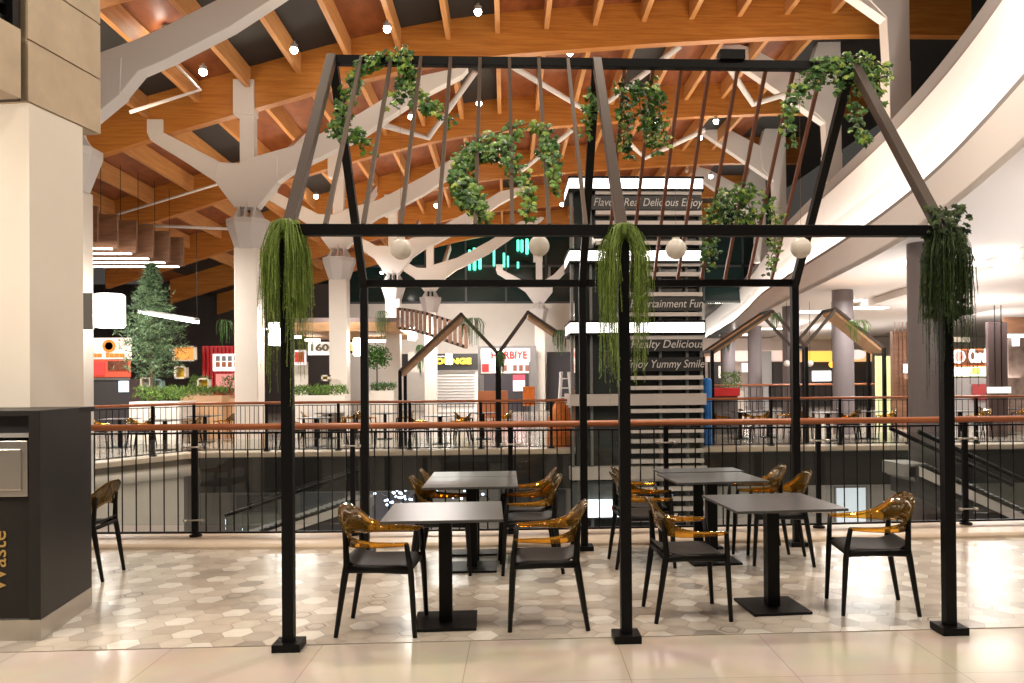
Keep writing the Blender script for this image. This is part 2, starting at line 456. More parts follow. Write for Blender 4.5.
# ------------------------------------------------------------------ steel tree columns
def tree_column(X, Y, label, zbase, rightarm=1.0, sh_=0):
    t = thing('steel_tree_column', label, 'column', (X, Y, zbase))
    sg = 1
    def q(px, py): return ((px - 250)*.025*sg, 1.6 + (381.5 - py)*.025 - zbase)
    def plate(name, pts, th, yo=0.0, m=WHITE_STEEL):
        P3 = [(q(*p)[0], -th/2 + yo, q(*p)[1]) for p in pts]
        return MB().prism(P3, (0, th, 0)).build(name, m, t, bevel=.012)
    sh = MB(); zt = q(250, 249)[1]; sh.box((-.28, -.28, 0), (.28, .28, zt)); sh.build('shaft', CREAM, t, bevel=.02)
    c = MB()
    rings = [(.30, q(0, 250)[1]), (.49, q(0, 226)[1]), (.49, q(0, 221)[1]), (.15, q(0, 220)[1])]
    for (r0, z0), (r1, z1) in zip(rings, rings[1:]):
        for k in range(8):
            a0, a1 = math.pi/4*k + math.pi/8, math.pi/4*(k + 1) + math.pi/8
            c.poly([(r0*math.cos(a0)*1.08, r0*math.sin(a0)*1.08, z0), (r0*math.cos(a1)*1.08, r0*math.sin(a1)*1.08, z0), (r1*math.cos(a1)*1.08, r1*math.sin(a1)*1.08, z1), (r1*math.cos(a0)*1.08, r1*math.sin(a0)*1.08, z1)])
    for k in range(4):      # stiffener fins
        a = math.pi/2*k; M = Matrix.Rotation(a, 4, 'Z')
        c.prism([M @ Vector(p) for p in ((.16, -.015, rings[3][1] + .42), (.16, -.015, rings[1][1]), (.48, -.015, rings[1][1]))], M @ Vector((0, .03, 0)))
        for o_ in (-.2, .2): c.prism([M @ Vector(p) for p in ((.16, o_ - .015, rings[3][1] + .3), (.16, o_ - .015, rings[1][1]), (.44, o_ - .015, rings[1][1]))], M.to_3x3() @ Vector((0, .03, 0)))
    c.build('capital', mat('light grey steel capital', (.68, .65, .63), .45), t)
    plate('trunk_plate', [(238, 209), (260, 209), (279 + sh_, 185), (280 + sh_, 160), (262, 158), (243, 166), (222, 165), (219, 183)], .34)
    fl_ = MB()
    def arm(name, top, bot, yo=0.0):
        o = plate(name, top + bot[::-1], .30 if name[0] == 'l' else .26, yo)
        return o
    a = arm('left_branch', [(156, 139), (160, 133), (172, 137), (221, 163), (236, 170)], [(156, 139), (158, 144), (190, 164), (219.5, 184), (236, 205)])
    a = arm('upright_branch', [(243, 116), (243, 170)], [(257, 116), (257, 170)])
    ra = [(262, 158), (300, 147), (320, 137), (361, 115), (420, 78), (460, 69), (466, 70)], [(270, 190), (279, 184), (300, 169), (320, 160), (361, 138), (420, 98), (460, 77), (466, 70)]
    if rightarm < 1:
        f = lambda p: (262 + (p[0] - 262)*rightarm, p[1] if p[0] < 330 else p[1])
    else: f = lambda p: p
    P3 = [f(p) for p in ra[0]] + [f(p) for p in ra[1][::-1]]
    P3 = [(p[0] + (sh_ if p[0] < 290 else 0), p[1]) for p in P3]
    plate('right_branch', P3, .32)
    bk = MB()       # back branch reaching to the next bay
    bk.bar((0.5, .2, q(0, 172)[1]), (.75, 2.6, q(0, 108)[1]), .12, .34)
    bk.build('rear_branch', WHITE_STEEL, t)
    for (px, py, w_, h_) in ((163, 131, 15, 14), (247.5, 101, 20, 34)):
        x, z = q(px, py); MB().box((x - w_*.0125, -.19, z - h_*.0125), (x + w_*.0125, .19, z + h_*.0125)).build('beam_bracket', WHITE_STEEL, t, bevel=.01)
    return t
tree_column(-7.42, 14, 'white steel tree column half hidden behind the stone clad pillar', -5, sh_=9)
tree_column(-6.28, 20, 'largest fully visible white tree column, left of the black frame', 0)
tree_column(-5.32, 26, 'white steel tree column second from the largest, behind the left bay', 0)
tree_column(-4.43, 32, 'white steel tree column third in the row behind the left bay', 0)
tree_column(-3.53, 38, 'white steel tree column fourth in the row behind the left bay', 0)
tree_column(1.87, 44, 'slim white tree column standing alone before the cream back wall', 0, rightarm=.5)
# right row: long branch reaches left over the bulkhead
def right_tree(X, Y, label, k):
    z0 = 6.95; zr = z0/1
    t = thing('steel_tree_column', label, 'column', (X, Y, z0))
    def q(px, py): return ((px - 833)*k, 1.6 + (379 - py)*k - z0)
    def plate(name, pts, th): return MB().prism([(q(*p)[0], -th/2, max(0, q(*p)[1])) for p in pts], (0, th, 0)).build(name, WHITE_STEEL, t, bevel=.012)
    plate('shaft', [(827, 150), (843, 150), (843, 215), (827, 215)], .46)
    plate('trunk_plate', [(820, 36), (843, 36), (843, 160), (828, 160), (826, 118), (812, 104), (808, 74)], .38)
    plate('left_branch', [(715, 44), (720, 39), (735, 39), (752, 43), (803, 70), (824, 78), (826, 119)], .32)
    x, z = q(724, 33); MB().box((x - .17, -.19, z - .17), (x + .17, .19, z + .17)).build('beam_bracket', WHITE_STEEL, t, bevel=.01)
    x, z = q(831, 19); MB().box((x - .19, -.21, z - .42), (x + .19, .21, z + .42)).build('beam_bracket', WHITE_STEEL, t, bevel=.01)
    return t
right_tree(8.78, 17.6, 'tall white post of the right tree column nearest the top right corner', .031)
right_tree(9.55, 23, 'right tree column with long left branch, behind the frame apex', .02875)
right_tree(10.75, 31, 'smaller right tree column next behind, its branch over the rear slats', .0300)
right_tree(11.6, 36, 'smallest right tree column far behind the rear slats', .0285)
# white V braces under the roof
def brace(label, pts, r_=.085):
    b = MB(); P3 = []
    for (px, py, y) in pts: P3.append(at(px, py, y))
    b.tube(P3, r_, 8); simple('roof_brace', label, 'brace', b, WHITE_STEEL, smooth=True)
brace('white V brace under the beam left of the mid rafter, above ivy', [(383, 125, 21), (428, 138, 23), (475, 72, 21)])
brace('white V brace crossing behind the mid rafter top', [(512, 66, 21), (592, 114, 24), (680, 46, 21)])
brace('short white V brace below the right branch', [(728, 66, 21), (753, 104, 22.5), (800, 90, 21.5)])
brace('white V brace behind the second ivy garland', [(495, 158, 27), (520, 172, 29), (572, 130, 27)])
brace('white V brace behind the third ivy garland', [(628, 142, 27), (645, 158, 29), (705, 130, 27)])
brace('thin white strut under the beams left of the largest tree column', [(115, 215, 25), (235, 179, 25)], .04)
brace('thin white strut between the left tree columns by the timber baffles', [(142, 225, 22), (230, 229, 22)], .04)
brace('thin white rod bracing near the stone pillar top', [(118, 2, 18), (200, 90, 18), (130, 112, 17)], .04)
# spotlights clipped to the roof timbers
SP = [(166, 31, 17), (203, 71, 18), (294, 49, 18), (387, 28, 18), (478, 11, 18), (570, 52, 21), (411, 116, 24), (479, 103, 24), (316, 196, 30), (436, 205, 30), (537, 152, 29), (562, 204, 34), (656, 123, 25), (700, 137, 28), (711, 176, 31), (716, 121, 26), (478, 157, 30), (382, 272, 40), (330, 62, 19)]
for i, (u, v, y) in enumerate(SP):
    p = at(u, v, y); t = thing('spotlight', ['small lit spotlight clipped to a roof rafter, %s' % s for s in ('top left corner by the stone pillar', 'just under the large left branch', 'left of the frame apex', 'above the first ivy garland', 'top centre of the roof', 'above the mid ridge', 'behind the left slats by the first garland', 'between two left slats, upper', 'just right of the largest tree column', 'low over the fourth left slat', 'upper right of the second garland', 'beside the tower top left corner', 'among the third ivy garland', 'right of the third garland', 'above the tower top right corner', 'beside the upper right brace', 'upper left of the second garland', 'low beside the third tree column', 'beside the left apex of the frame')][i], 'spotlight', (p.x, p.y, p.z), group=None)
    MB().lathe([(.075, -.01), (.08, .10), (.03, .12), (.03, .17)], 10).build('housing', GREYP, t)
    MB().ball((0, 0, -.02), .085, 8).build('lens', SPOT, t, smooth=True)
# ------------------------------------------------------------------ right bulkhead, soffit
EDGE = [(4.3, 3), (4.9, 6), (5.85, 8.7), (6.95, 12.4), (7.75, 16), (8.4, 20), (9.2, 25.5), (10.2, 31.5), (11.6, 38), (13.2, 46), (14.8, 56), (16.7, 68)]
def smooth_path(pts, n=6):
    out = []
    P = [Vector((*p, 0)) for p in pts]
    for i in range(len(P) - 1):
        p0 = P[max(i-1, 0)]; p1 = P[i]; p2 = P[i+1]; p3 = P[min(i+2, len(P)-1)]
        for k in range(n):
            t = k/n
            out.append(.5*((2*p1) + (p2 - p0)*t + (2*p0 - 5*p1 + 4*p2 - p3)*t*t + (3*p1 - p0 - 3*p2 + p3)*t**3))
    out.append(P[-1]); return out
EP = smooth_path(EDGE)
def off(i, d):
    a = EP[max(i-1, 0)]; b = EP[min(i+1, len(EP)-1)]; t = (b - a).normalized()
    return EP[i] + Vector((t.y, -t.x, 0))*d     # +d = to the right of travel
def sweep(prof, closed=False):
    m = MB(); g = []
    for i in range(len(EP)):
        g.append([(off(i, d).x, off(i, d).y, z) for d, z in prof])
    m.sheet(g); return m
sweep([(0, 4.2), (0, 4.95), (.04, 4.97)]).build('wall_right_fascia', FASCIA)['kind'] = 'structure'
struct(sweep([(0, 4.95), (0, 5.03), (.035, 5.03), (.035, 4.99), (.42, 4.99)]).build('trim_5', LEDGE))
struct(sweep([(.42, 4.99), (.50, 6.0), (.44, 6.86)]).build('wall_right_upper', FASCIA))
struct(sweep([(.44, 6.86), (.455, 6.87), (.455, 7.2), (1.2, 7.2)]).build('trim_6', LEDGE))
ledm = MB()
g = [[(off(i, d).x, off(i, d).y, z) for d, z in ((.10, 5.03), (.17, 5.03), (.17, 5.07), (.10, 5.07), (.10, 5.03))] for i in range(4, len(EP))]
ledm.sheet(g); simple('cove_led_strip', 'glowing cove light line along the curved white bulkhead', 'light strip', ledm, LED)
pts = [(p.x, p.y, 4.2) for p in EP] + [(40, 68, 4.2), (40, 3, 4.2)]
s_ = MB(); s_.prism(pts, (0, 0, .12)); struct(s_.build('ceiling_right', SOFFIT))
# lowered second curve inside the soffit
st = MB(); g = []
for i in range(len(EP)): g.append([(off(i, 2.6).x, off(i, 2.6).y, 4.19), (off(i, 2.6).x, off(i, 2.6).y, 3.98), (off(i, 7.5).x, off(i, 7.5).y, 3.98)])
st.sheet(g); struct(st.build('trim_7', SOFFIT))
for k, (u, v, y, w_) in enumerate(((815, 307.5, 30, 1.2), (768, 300, 40, 1.4), (990, 289, 16, .9), (868, 305, 26, 1.2), (735, 331, 45, 1.6))):
    p = at(u, v, y); p.z = 3.975 if k in (2, 3) else 4.19
    m = MB(); m.box((p.x - w_/2, p.y - .25, p.z - .03), (p.x + w_/2, p.y + .25, p.z))
    simple('ceiling_light', ['lit rectangular ceiling panel between the two dark columns', 'lit ceiling panel far behind the right frame post top', 'lit ceiling panel over the dark glass shop at the right edge', 'lit ceiling panel behind the wide dark column', 'lit ceiling panel farthest back by the tower'][k], 'ceiling light', m, LED)
for k, (u, v) in enumerate(((907, 262), (936, 263))):
    p = at(u, v, 14.2); p = ray(u, v)*((4.19 - H)/ray(u, v).z) + Vector((0, 0, H))
    m = MB().lathe([(.001, -.03), (.07, -.03), (.09, -.005), (.09, .02)], 14, (p.x, p.y, 4.18))
    simple('downlight', ['recessed bright downlight just left of the hanging ivy post', 'recessed bright downlight seen through the hanging ivy'][k], 'downlight', m, SPOT)
# round dark columns of the right gallery
for k, (x, y, zb, r) in enumerate(((8.05, 15, -5, .30), (9.85, 22.9, 0, .30), (10.15, 28, 0, .30), (at(755, 380, 38).x, 38, 0, .33), (at(728, 380, 44).x, 44, 0, .40))):
    m = MB(); m.lathe([(r, zb), (r, 4.2)], 28, (x, y, 0))
    tag(m.build('round_column', GREYCOL, smooth=False), ['widest dark round column, right beside the right front frame post', 'second dark round column, behind the right gable of slats', 'third dark round column beside the rear right frame post', 'fourth dark round column, left of the rear right post', 'farthest dark round column by the louvred tower'][k], 'column')
# ------------------------------------------------------------------ back and side walls
struct(MB().box((-9, 46, 0), (4.4, 46.4, 6.1)).build('wall_back', CREAM))
wg = MB(); wg.box((-12, 46.05, 6.1), (16, 46.3, 13)); struct(wg.build('window_1', mat('night glazing', (.012, .028, .026), .12, 0, spec=.6)))
wf = MB()
for i in range(12): wf.box((-11.5 + i*2.3, 45.95, 6.1), (-11.4 + i*2.3, 46.05, 13))
for z in (6.1, 8.2, 10.4): wf.box((-12, 45.95, z), (16, 46.05, z + .12))
struct(wf.build('trim_8', mat('grey window mullions', (.06, .065, .065), .4)))
struct(MB().box((-26, 44, 0), (-9, 44.4, 7)).build('wall_left_back', mat('dark brown shop wall', (.055, .042, .036), .6)))
struct(MB().box((-26.3, 8, -5), (-26, 50, 9)).build('wall_left', mat('dark side wall', (.06, .045, .04), .6)))
struct(MB().box((4.4, 69, 0), (40, 69.4, 9)).build('wall_back', CREAM))
struct(MB().box((10.5, 48, 0), (40, 48.3, 4.15)).build('wall_right', mat('bright shop wall', (.80, .72, .66), .5)))
# green neon in the dark window
def neon(name, label, bars, Y):
    t = None
    for (u, v0, v1, w_) in bars:
        a, b = at(u, v0, Y), at(u, v1, Y)
        if t is None: t = thing('neon_sign', label, 'neon sign', (a.x, Y, b.z))
        MB().tube([a, b], w_, 6).build('neon_tube', emit('green neon', (.12, .95, .62), 2.6), t, w=1)
    fr = MB(); xs_ = [at(b[0], b[1], Y) for b in bars]
    fr.box((min(p.x for p in xs_) - .2, Y + .1, min(p.z for p in xs_)), (max(p.x for p in xs_) + .2, Y + .16, min(p.z for p in xs_) + .08)); fr.build('bracket_rail', BLACK, t, w=1)
neon('n', 'left cluster of glowing green vertical neon tubes in the dark window', [(469.5, 250, 270, .07), (474.5, 248, 270, .09), (480, 248, 269, .08)], 45.7)
neon('n', 'right cluster of glowing green vertical neon tubes beside the white globe', [(494, 246, 266, .06), (504, 253, 267, .06), (508, 256, 267, .05), (518, 240, 251, .07), (522, 240, 252, .07), (527, 239, 254, .08), (518, 262, 268, .06)], 45.7)
# ------------------------------------------------------------------ louvred tower
t = thing('louvred_lift_tower', 'tall dark lift tower with white louvres, lit bands and slogan lettering', 'tower', (2.9, 17.5, -5))
X0, X1, YF = 1.44, 4.38, 17.5
TC = MB(); TC.box((X0 + .1, YF + .25, -5), (X1 - .05, YF + 1.4, 6.05)); TC.build('glazed_shaft', DKGLASS, t, w=1)
m = MB()
for x in (X0, 1.86, 2.62, 3.4, 4.0, X1 - .06): m.box((x, YF + .1, -5), (x + .06, YF + .26, 5.8))
m.build('mullion', mat('tower mullion grey', (.16, .165, .16), .4), t, w=1)
for z0, z1 in ((5.81, 6.07), (4.22, 4.48), (2.64, 2.90)):
    b = MB(); b.box((X0 - .02, YF - .05, z0 + .02), (X1, YF + 1.45, z1 - .02)); b.build('light_band', BAND, t, w=1)
    b = MB(); b.box((X0 - .04, YF - .07, z1 - .02), (X1 + .02, YF + 1.5, z1 + .03)); b.box((X0 - .04, YF - .07, z0 - .03), (X1 + .02, YF + 1.5, z0 + .02)); b.build('band_trim', BLACK, t, w=1)
for z0, z1 in ((1.06, 1.31), (-.56, -.29)):
    b = MB(); b.box((X0 - .05, YF - .08, z0), (X1 + .03, YF + 1.5, z1)); b.build('floor_slab', mat('pale grey slab', (.52, .47, .43), .5), t, w=1)
LV = mat('pale louvre', (.62, .57, .53), .45)
def louvres(z0, z1, x0, gaps=()):
    z = z0
    while z < z1:
        if not any(a < z + .04 < b for a, b in gaps):
            b = MB(); b.box((x0, YF - .02, z), (X1 - .02, YF + .16, z + .085)); b.build('louvre', LV, t, w=1)
        z += .222
louvres(4.60, 5.75, 2.0, ((5.36, 5.72),)); louvres(3.02, 4.18, 2.45, ((3.12, 3.46),)); louvres(1.40, 2.58, 2.75, ((2.24, 2.54), (1.80, 2.12))); louvres(-.22, 1.0, 2.75); louvres(-1.5, -.6, 2.75)
TX = mat('pale slogan letters', (.62, .60, .57), .5)
for body, z, xc, w_ in (('Flavors Real Delicious Enjoy', 5.53, 3.15, 2.42), ('Entertainment Fun', 3.29, 3.55, 1.62), ('Healty Delicious', 2.40, 3.55, 1.62), ('Enjoy Yummy Smile', 1.96, 3.5, 1.75)):
    bp = MB(); bp.box((xc - w_/2 - .06, YF + .0, z - .15), (X1 - .03, YF + .06, z + .15)); bp.build('slogan_panel', mat('black slogan panel', (.02, .02, .02), .4), t, w=1)
    text(body, .25, (xc, YF - .02, z), t, TX, 'slogan_lettering', shear=.25, bold=0, width=w_)
b = MB(); b.box((X0, YF + .02, -1.42), (2.62, YF + .2, -.6)); b.build('lower_glazing', mat('smoky glass', (.10, .105, .10), .15), t, w=1)
p0, p1 = at(592, 500, 17.3), at(622, 517, 17.3)
ps = thing('lit_poster', 'bright white lit poster with small red and blue marks under the tower', 'poster', (p0.x, 17.3, p1.z))
MB().box((p0.x - .15, 17.3, p1.z), (p1.x, 17.36, p0.z)).build('panel', emit('white lit poster', (.9, .95, 1), 1.6), ps, w=1)
MB().lathe([(.09, 0), (.09, .01)], 14).build('red_mark', RED, ps, w=0).matrix_local = Matrix.Translation((p1.x - p0.x - .14, -.012, .2)) @ Matrix.Rotation(math.pi/2, 4, 'X')
MB().box((0, 0, 0), (.07, .01, .12)).build('blue_mark', BLUE, ps).location = (p1.x - p0.x - .1, -.012, .24)
# ------------------------------------------------------------------ left stone clad pillar
def pxY(u, X):           # depth where the vertical plane x=X shows at column u
    d = ray(u, 380); return X/d.x*d.y
PY = 5.92; PX = at(29.5, 380, PY).x
PD = Vector((.16, .987, 0)); PN = Vector((.987, -.16, 0))       # wall runs along PD, faces PN
def pw(sv, d, z): return Vector((PX, PY, z)) + PD*sv + PN*d
def sw(u):                # distance along the wall where it shows at column u
    d = ray(u, 380); return (d.x*PY - d.y*PX)/(d.y*PD.x - d.x*PD.y)
def wbox(m, s0, s1, d0, d1, z0, z1):
    m.prism([pw(s0, d0, z0), pw(s1, d0, z0), pw(s1, d1, z0), pw(s0, d1, z0)], (0, 0, z1 - z0)); return m
sb, scc, sd = sw(102), sw(85), sw(22)
zb = 3.64
st = MB(); z = zb; JH = .452
while z < 7.2:
    wbox(st, 0, sb, -.30, 0, z + .006, z + JH - .006); z += JH
wbox(st, 0, sb - .01, -.29, -.015, zb, 7.2)
struct(st.build('wall_left_stone', STONE, bevel=.004))
s2 = MB(); wbox(s2, -2.7, sd, -.30, 0, zb, 4.13); wbox(s2, -2.7, sb - .05, -1.5, -.28, zb + .01, zb + .5); struct(s2.build('wall_left_front', STONE))
s3 = MB(); wbox(s3, sd, 0, -.24, -.06, zb + .01, 7.2); wbox(s3, -2.7, sd, -.5, -.30, 4.13, 7); struct(s3.build('trim_9', mat('dark brown metal reveal', (.055, .04, .032), .4, .3)))
t = thing('wall_louvre_grille', 'black louvre grille at the top left corner above the stone', 'grille', (PX - .15, 4.6, 4.13)); t.location = pw(sd, -.15, 4.13); t.rotation_euler = (0, 0, math.atan2(PD.y, PD.x) - math.pi/2)
m = MB()
for i in range(12): m.box((-.12, -2.2, .04 + i*.11), (.08, -.06, .075 + i*.11))
m.build('blade', BLACK, t)
MB().box((-.14, -.05, 0), (.13, 0, 2)).build('frame', BLACK, t)
pc = MB(); wbox(pc, 0.02, scc, -1.4, -.012, 0, zb); struct(pc.build('wall_left_pillar', CREAM))
# column plate on the half hidden column
# ------------------------------------------------------------------ waste station
t = thing('waste_station', 'dark waste station at the left edge with steel flap and plinth', 'waste bin', (-2.917, 5.17, 0))
W0, D0, HT = 1.7, .82, 1.445
b = MB(); b.prism([(-W0, .045, .135), (-.070, .045, .135), (-.070, 0, .135), (0, 0, .135), (-.10, D0, .135), (-W0, D0, .135)], (0, 0, HT - .135 - .03)); 
bb = MB(); bb.box((-.070, 0, .135), (0, .06, HT)); 
b2 = MB(); b2.prism([(-.070, 0, .135), (0, 0, .135), (-.10, D0, .135), (-.17, D0, .135)], (0, 0, HT - .135)); b2.build('side_panel', DARKPAN, t, bevel=.003)
f = MB(); f.box((-W0, .04, .135), (-.073, .07, 1.02)); f.build('front_panel', DARKPAN, t, bevel=.003)
f = MB(); f.box((-W0, .10, 1.02), (-.073, .14, HT - .01)); f.build('back_recess', mat('black recess', (.012, .011, .011), .5), t)
f = MB(); f.box((-W0, .035, HT - .035), (-.073, D0, HT)); f.build('top_panel', DARKPAN, t, bevel=.003)
f = MB(); f.box((-W0, .03, 1.275), (-.075, .13, 1.30)); f.build('flap_shelf', GREYP, t)
f = MB(); f.box((-W0, .015, .905), (-.085, .045, 1.255)); f.build('steel_plate', STAIN, t, bevel=.004)
f = MB(); f.box((-W0 + .1, .005, .945), (-.12, .02, 1.205)); f.build('swing_flap', STAIN, t, bevel=.006)
f = MB(); f.prism([(-W0, .01, 0), (-.07, .01, 0), (.004, -.004, 0), (-.098, D0, 0), (-W0, D0, 0)], (0, 0, .135)); f.build('plinth', STAIN, t)
text('Waste', .145, (-3.19, 5.17 + .036, .50), t, mat('gold lettering', (.55, .36, .12), .4, .4), 'waste_lettering', rot=(math.pi/2, -math.pi/2, 0), ext=.002)
# ------------------------------------------------------------------ black gable frame
FX, FY, L, WD, HE, HR = -1.32, 4.918, 2.05, 2.646, 2.53, 4.11
T = .067
fr = thing('gable_frame', 'black steel house-shaped frame over the dining tables with slatted roof', 'pergola', (FX, FY, 0))
for i in range(3):
    for d in (0, WD):
        x = i*L
        p = MB(); p.box((x - T/2, d - T/2, .045), (x + T/2, d + T/2, HE)); po = p.build('post', BLACK, fr, bevel=.003)
        MB().box((x - .083, d - .083, 0), (x + .083, d + .083, .048)).build('foot_plate', BLACK, po, bevel=.003)
        s = 1 if d == 0 else -1
        r = MB(); r.bar((x, d, HE - .03), (x, WD/2 + (-.02 if d == 0 else .02), HR), T, T); r.build('rafter', LITSTEEL if d == 0 else BLACK, fr, bevel=.003)  # front rafters take the lit tone, rear ones stay black
for i in range(2):
    x0, x1 = i*L + T/2 + .001, (i + 1)*L - T/2 - .001
    for d in (0, WD):
        b = MB(); b.box((x0, d - T/2, HE - T/2), (x1, d + T/2, HE + T/2)); b.build('eave_beam', BLACK, fr, bevel=.003)
b = MB(); b.box((0, WD/2 - .034, HR - .05), (2*L, WD/2 + .034, HR + .018)); b.build('ridge_beam', BLACK, fr, bevel=.003)
b = MB(); b.box((3.02, WD/2 - .06, HR + .015), (3.22, WD/2 + .04, HR + .09)); b.build('junction_box', BLACK, fr)
n = 8
for k in range(n):
    x = (k + 1)*L/(n + 1)
    a = Vector((x, .02, HE + .035)); c = Vector((x, WD/2 - .03, HR + .0)); s = MB(); s.bar(a, c, .025, .03); s.build('slat', mat('brown bronze slat', (.15, .11, .085), .35, .5), fr)
    x += L
    a = Vector((x, WD - .02, HE + .035)); c = Vector((x, WD/2 + .03, HR + .0)); s = MB(); s.bar(a, c, .026, .03); s.build('slat', mat('slat with warm reflection tint', (.20, .075, .045), .38, .35), fr)  # rear slats redder: warm ceiling reflection put into their colour
# opal globes hanging from the ridge
GLN = ['leftmost', 'second', 'third', 'rightmost']
for k, (u, v) in enumerate(((401, 249), (539, 246), (676, 249), (801, 248))):
    p = at(u, v, FY + WD/2); t = thing('globe_pendant', ['unlit opal white globe lamp hanging in the left bay, against the white tree columns', 'unlit opal white globe lamp hanging beside the green neon tubes', 'unlit opal white globe lamp hanging in front of the louvred tower', 'unlit opal white globe lamp hanging by the right rear frame post'][k], 'pendant lamp', (p.x, p.y, p.z))
    MB().ball((0, 0, 0), .082, 16).build('globe', PEARL, t, smooth=True)
    MB().lathe([(.03, .072), (.03, .10), (.008, .115)], 12).build('cap', PEARL, t)
    MB().tube([(0, 0, .11), (0, 0, HR - .05 - p.z)], .0013, 5).build('cable', mat('clear cable', (.20, .12, .07), .5), t)
# ------------------------------------------------------------------ foliage
def ivy_leaf(mb, p, nrm, up, s, mi=0):
    n = nrm.normalized(); u = (up - n*up.dot(n)); 
    if u.length < 1e-3: u = Vector((1, 0, 0))
    u.normalize(); w_ = n.cross(u)
    shape = ((0, -.02), (.34, .12), (.52, .02), (.42, .34), (.62, .62), (.26, .58), (0, 1.0), (-.26, .58), (-.62, .62), (-.42, .34), (-.52, .02), (-.34, .12))
    base = len(mb.v)
    mb.v.append(tuple(p + u*s*.35 + n*s*.10))
    for a, b in shape: mb.v.append(tuple(p + w_*a*s + u*b*s - n*s*.16*abs(a)))
    k = len(shape)
    for i in range(k): mb.f.append((base, base + 1 + i, base + 1 + (i + 1) % k)); mb.mi.append(mi)
def rnd(): return Vector((U(-1, 1), U(-1, 1), U(-1, 1)))
def resample(P, step):
    out = []
    for a, b in zip(P, P[1:]):
        n = max(1, int((b - a).length/step))
        for i in range(n): out.append(a.lerp(b, i/n))
    out.append(P[-1]); return out
def garland(label, paths, dens=150, rad=.065, size=(.028, .058), m=IVY):
    t = thing('ivy_garland', label, 'ivy', paths[0][0])
    st, lv = MB(), MB(); lv.keep = True
    for P in paths:
        Q = resample(P, .06)
        Q = [q + rnd()*.012 for q in Q]
        if len(Q) > 1: st.tube(Q, .004, 5)
        for k_, (a, b) in enumerate(zip(Q, Q[1:])):
            f_ = k_/max(1, len(Q) - 1); tp = 1 - .62*max(0, f_ - .25)/.75
            n = (b - a).length*dens*tp*U(.35, 1.5); n = int(n) + (R() < n % 1)
            for _ in range(n):
                p = a.lerp(b, R()) + rnd()*rad*(.55 + .6*tp) - Vector((0, 0, .03*R()))
                nr = Vector((U(-.8, .8), -1 + U(-.3, .6), U(-.2, .9)))
                ivy_leaf(lv, p, nr, Vector((U(-.7, .7), U(-.4, .2), -1)), U(*size), 1 if R() < .12 + .55*f_ else 0)
    st.build('stem', STEM, t, w=1); lv.build('leaves', [m, YOUNG], t, w=1)
    return t
RY = FY + WD/2
SL = (HR - HE)/(WD/2)
def onR(u, v): return at(u, v, RY - .05)
def onF(u, v):           # front roof slope
    d = ray(u, v); k = (HE - H - SL*FY)/(d.z - SL*d.y); return d*k + Vector((0, -.03, H))
def onB(u, v):           # rear roof slope
    d = ray(u, v); k = (HE - H + SL*(FY + WD))/(d.z + SL*d.y); return d*k + Vector((0, -.03, H))
garland('ivy garland draped over the left end of the ridge beam', [[onR(*p) for p in ((335, 138), (341, 112), (350, 88), (358, 68), (372, 60), (392, 52), (406, 60), (412, 78), (416, 92))], [onR(*p) for p in ((408, 66), (402, 84), (394, 98), (391, 106))], [onR(*p) for p in ((414, 84), (424, 102), (440, 110), (455, 122))], [onR(*p) for p in ((350, 128), (362, 136), (372, 148))], [onR(*p) for p in ((398, 55), (404, 50), (410, 62))]], 330, .052)
garland('ivy garland draped across the left bay slats above the front beam', [[onF(*p) for p in ((480, 212), (464, 192), (458, 172), (462, 152), (474, 143), (490, 137), (508, 130), (528, 124), (545, 126), (550, 142), (552, 158))], [onF(*p) for p in ((495, 140), (508, 158), (520, 172), (527, 190), (530, 212))], [onF(*p) for p in ((462, 160), (470, 185), (478, 196), (486, 216))], [onF(*p) for p in ((546, 140), (553, 166), (553, 186))], [onF(*p) for p in ((470, 150), (486, 152), (500, 146), (512, 140))]], 270, .05)
garland('ivy garland hanging behind the middle rafter under the ridge', [[onB(*p) for p in ((618, 84), (632, 86), (650, 84), (662, 96))], [onB(*p) for p in ((636, 88), (640, 108), (648, 130))], [onB(*p) for p in ((626, 96), (624, 120), (622, 145), (628, 160))], [onB(*p) for p in ((594, 92), (590, 108), (586, 132))], [onB(*p) for p in ((655, 90), (660, 118), (664, 144))], [onB(*p) for p in ((646, 112), (652, 136), (658, 150))]], 260, .055)
garland('ivy garland low on the rear slats of the right bay', [[onB(*p) for p in ((708, 262), (710, 236), (712, 212), (722, 192), (742, 188), (762, 198), (774, 212), (774, 240), (768, 268))], [onB(*p) for p in ((716, 206), (732, 212), (748, 218))], [onB(*p) for p in ((738, 192), (750, 210), (754, 226))], [onB(*p) for p in ((722, 200), (720, 222))]], 260, .07)
garland('ivy garland bunched over the right apex of the ridge', [[onR(*p) for p in ((812, 86), (822, 66), (840, 60), (862, 56), (880, 64), (888, 78))], [onR(*p) for p in ((846, 62), (860, 74), (868, 90), (880, 108))], [onR(*p) for p in ((812, 78), (798, 92), (788, 106), (788, 126), (798, 144))], [onR(*p) for p in ((836, 66), (838, 86))], [onR(*p) for p in ((856, 100), (858, 122), (868, 138))], [onR(*p) for p in ((864, 60), (872, 78), (884, 92))]], 330, .055)
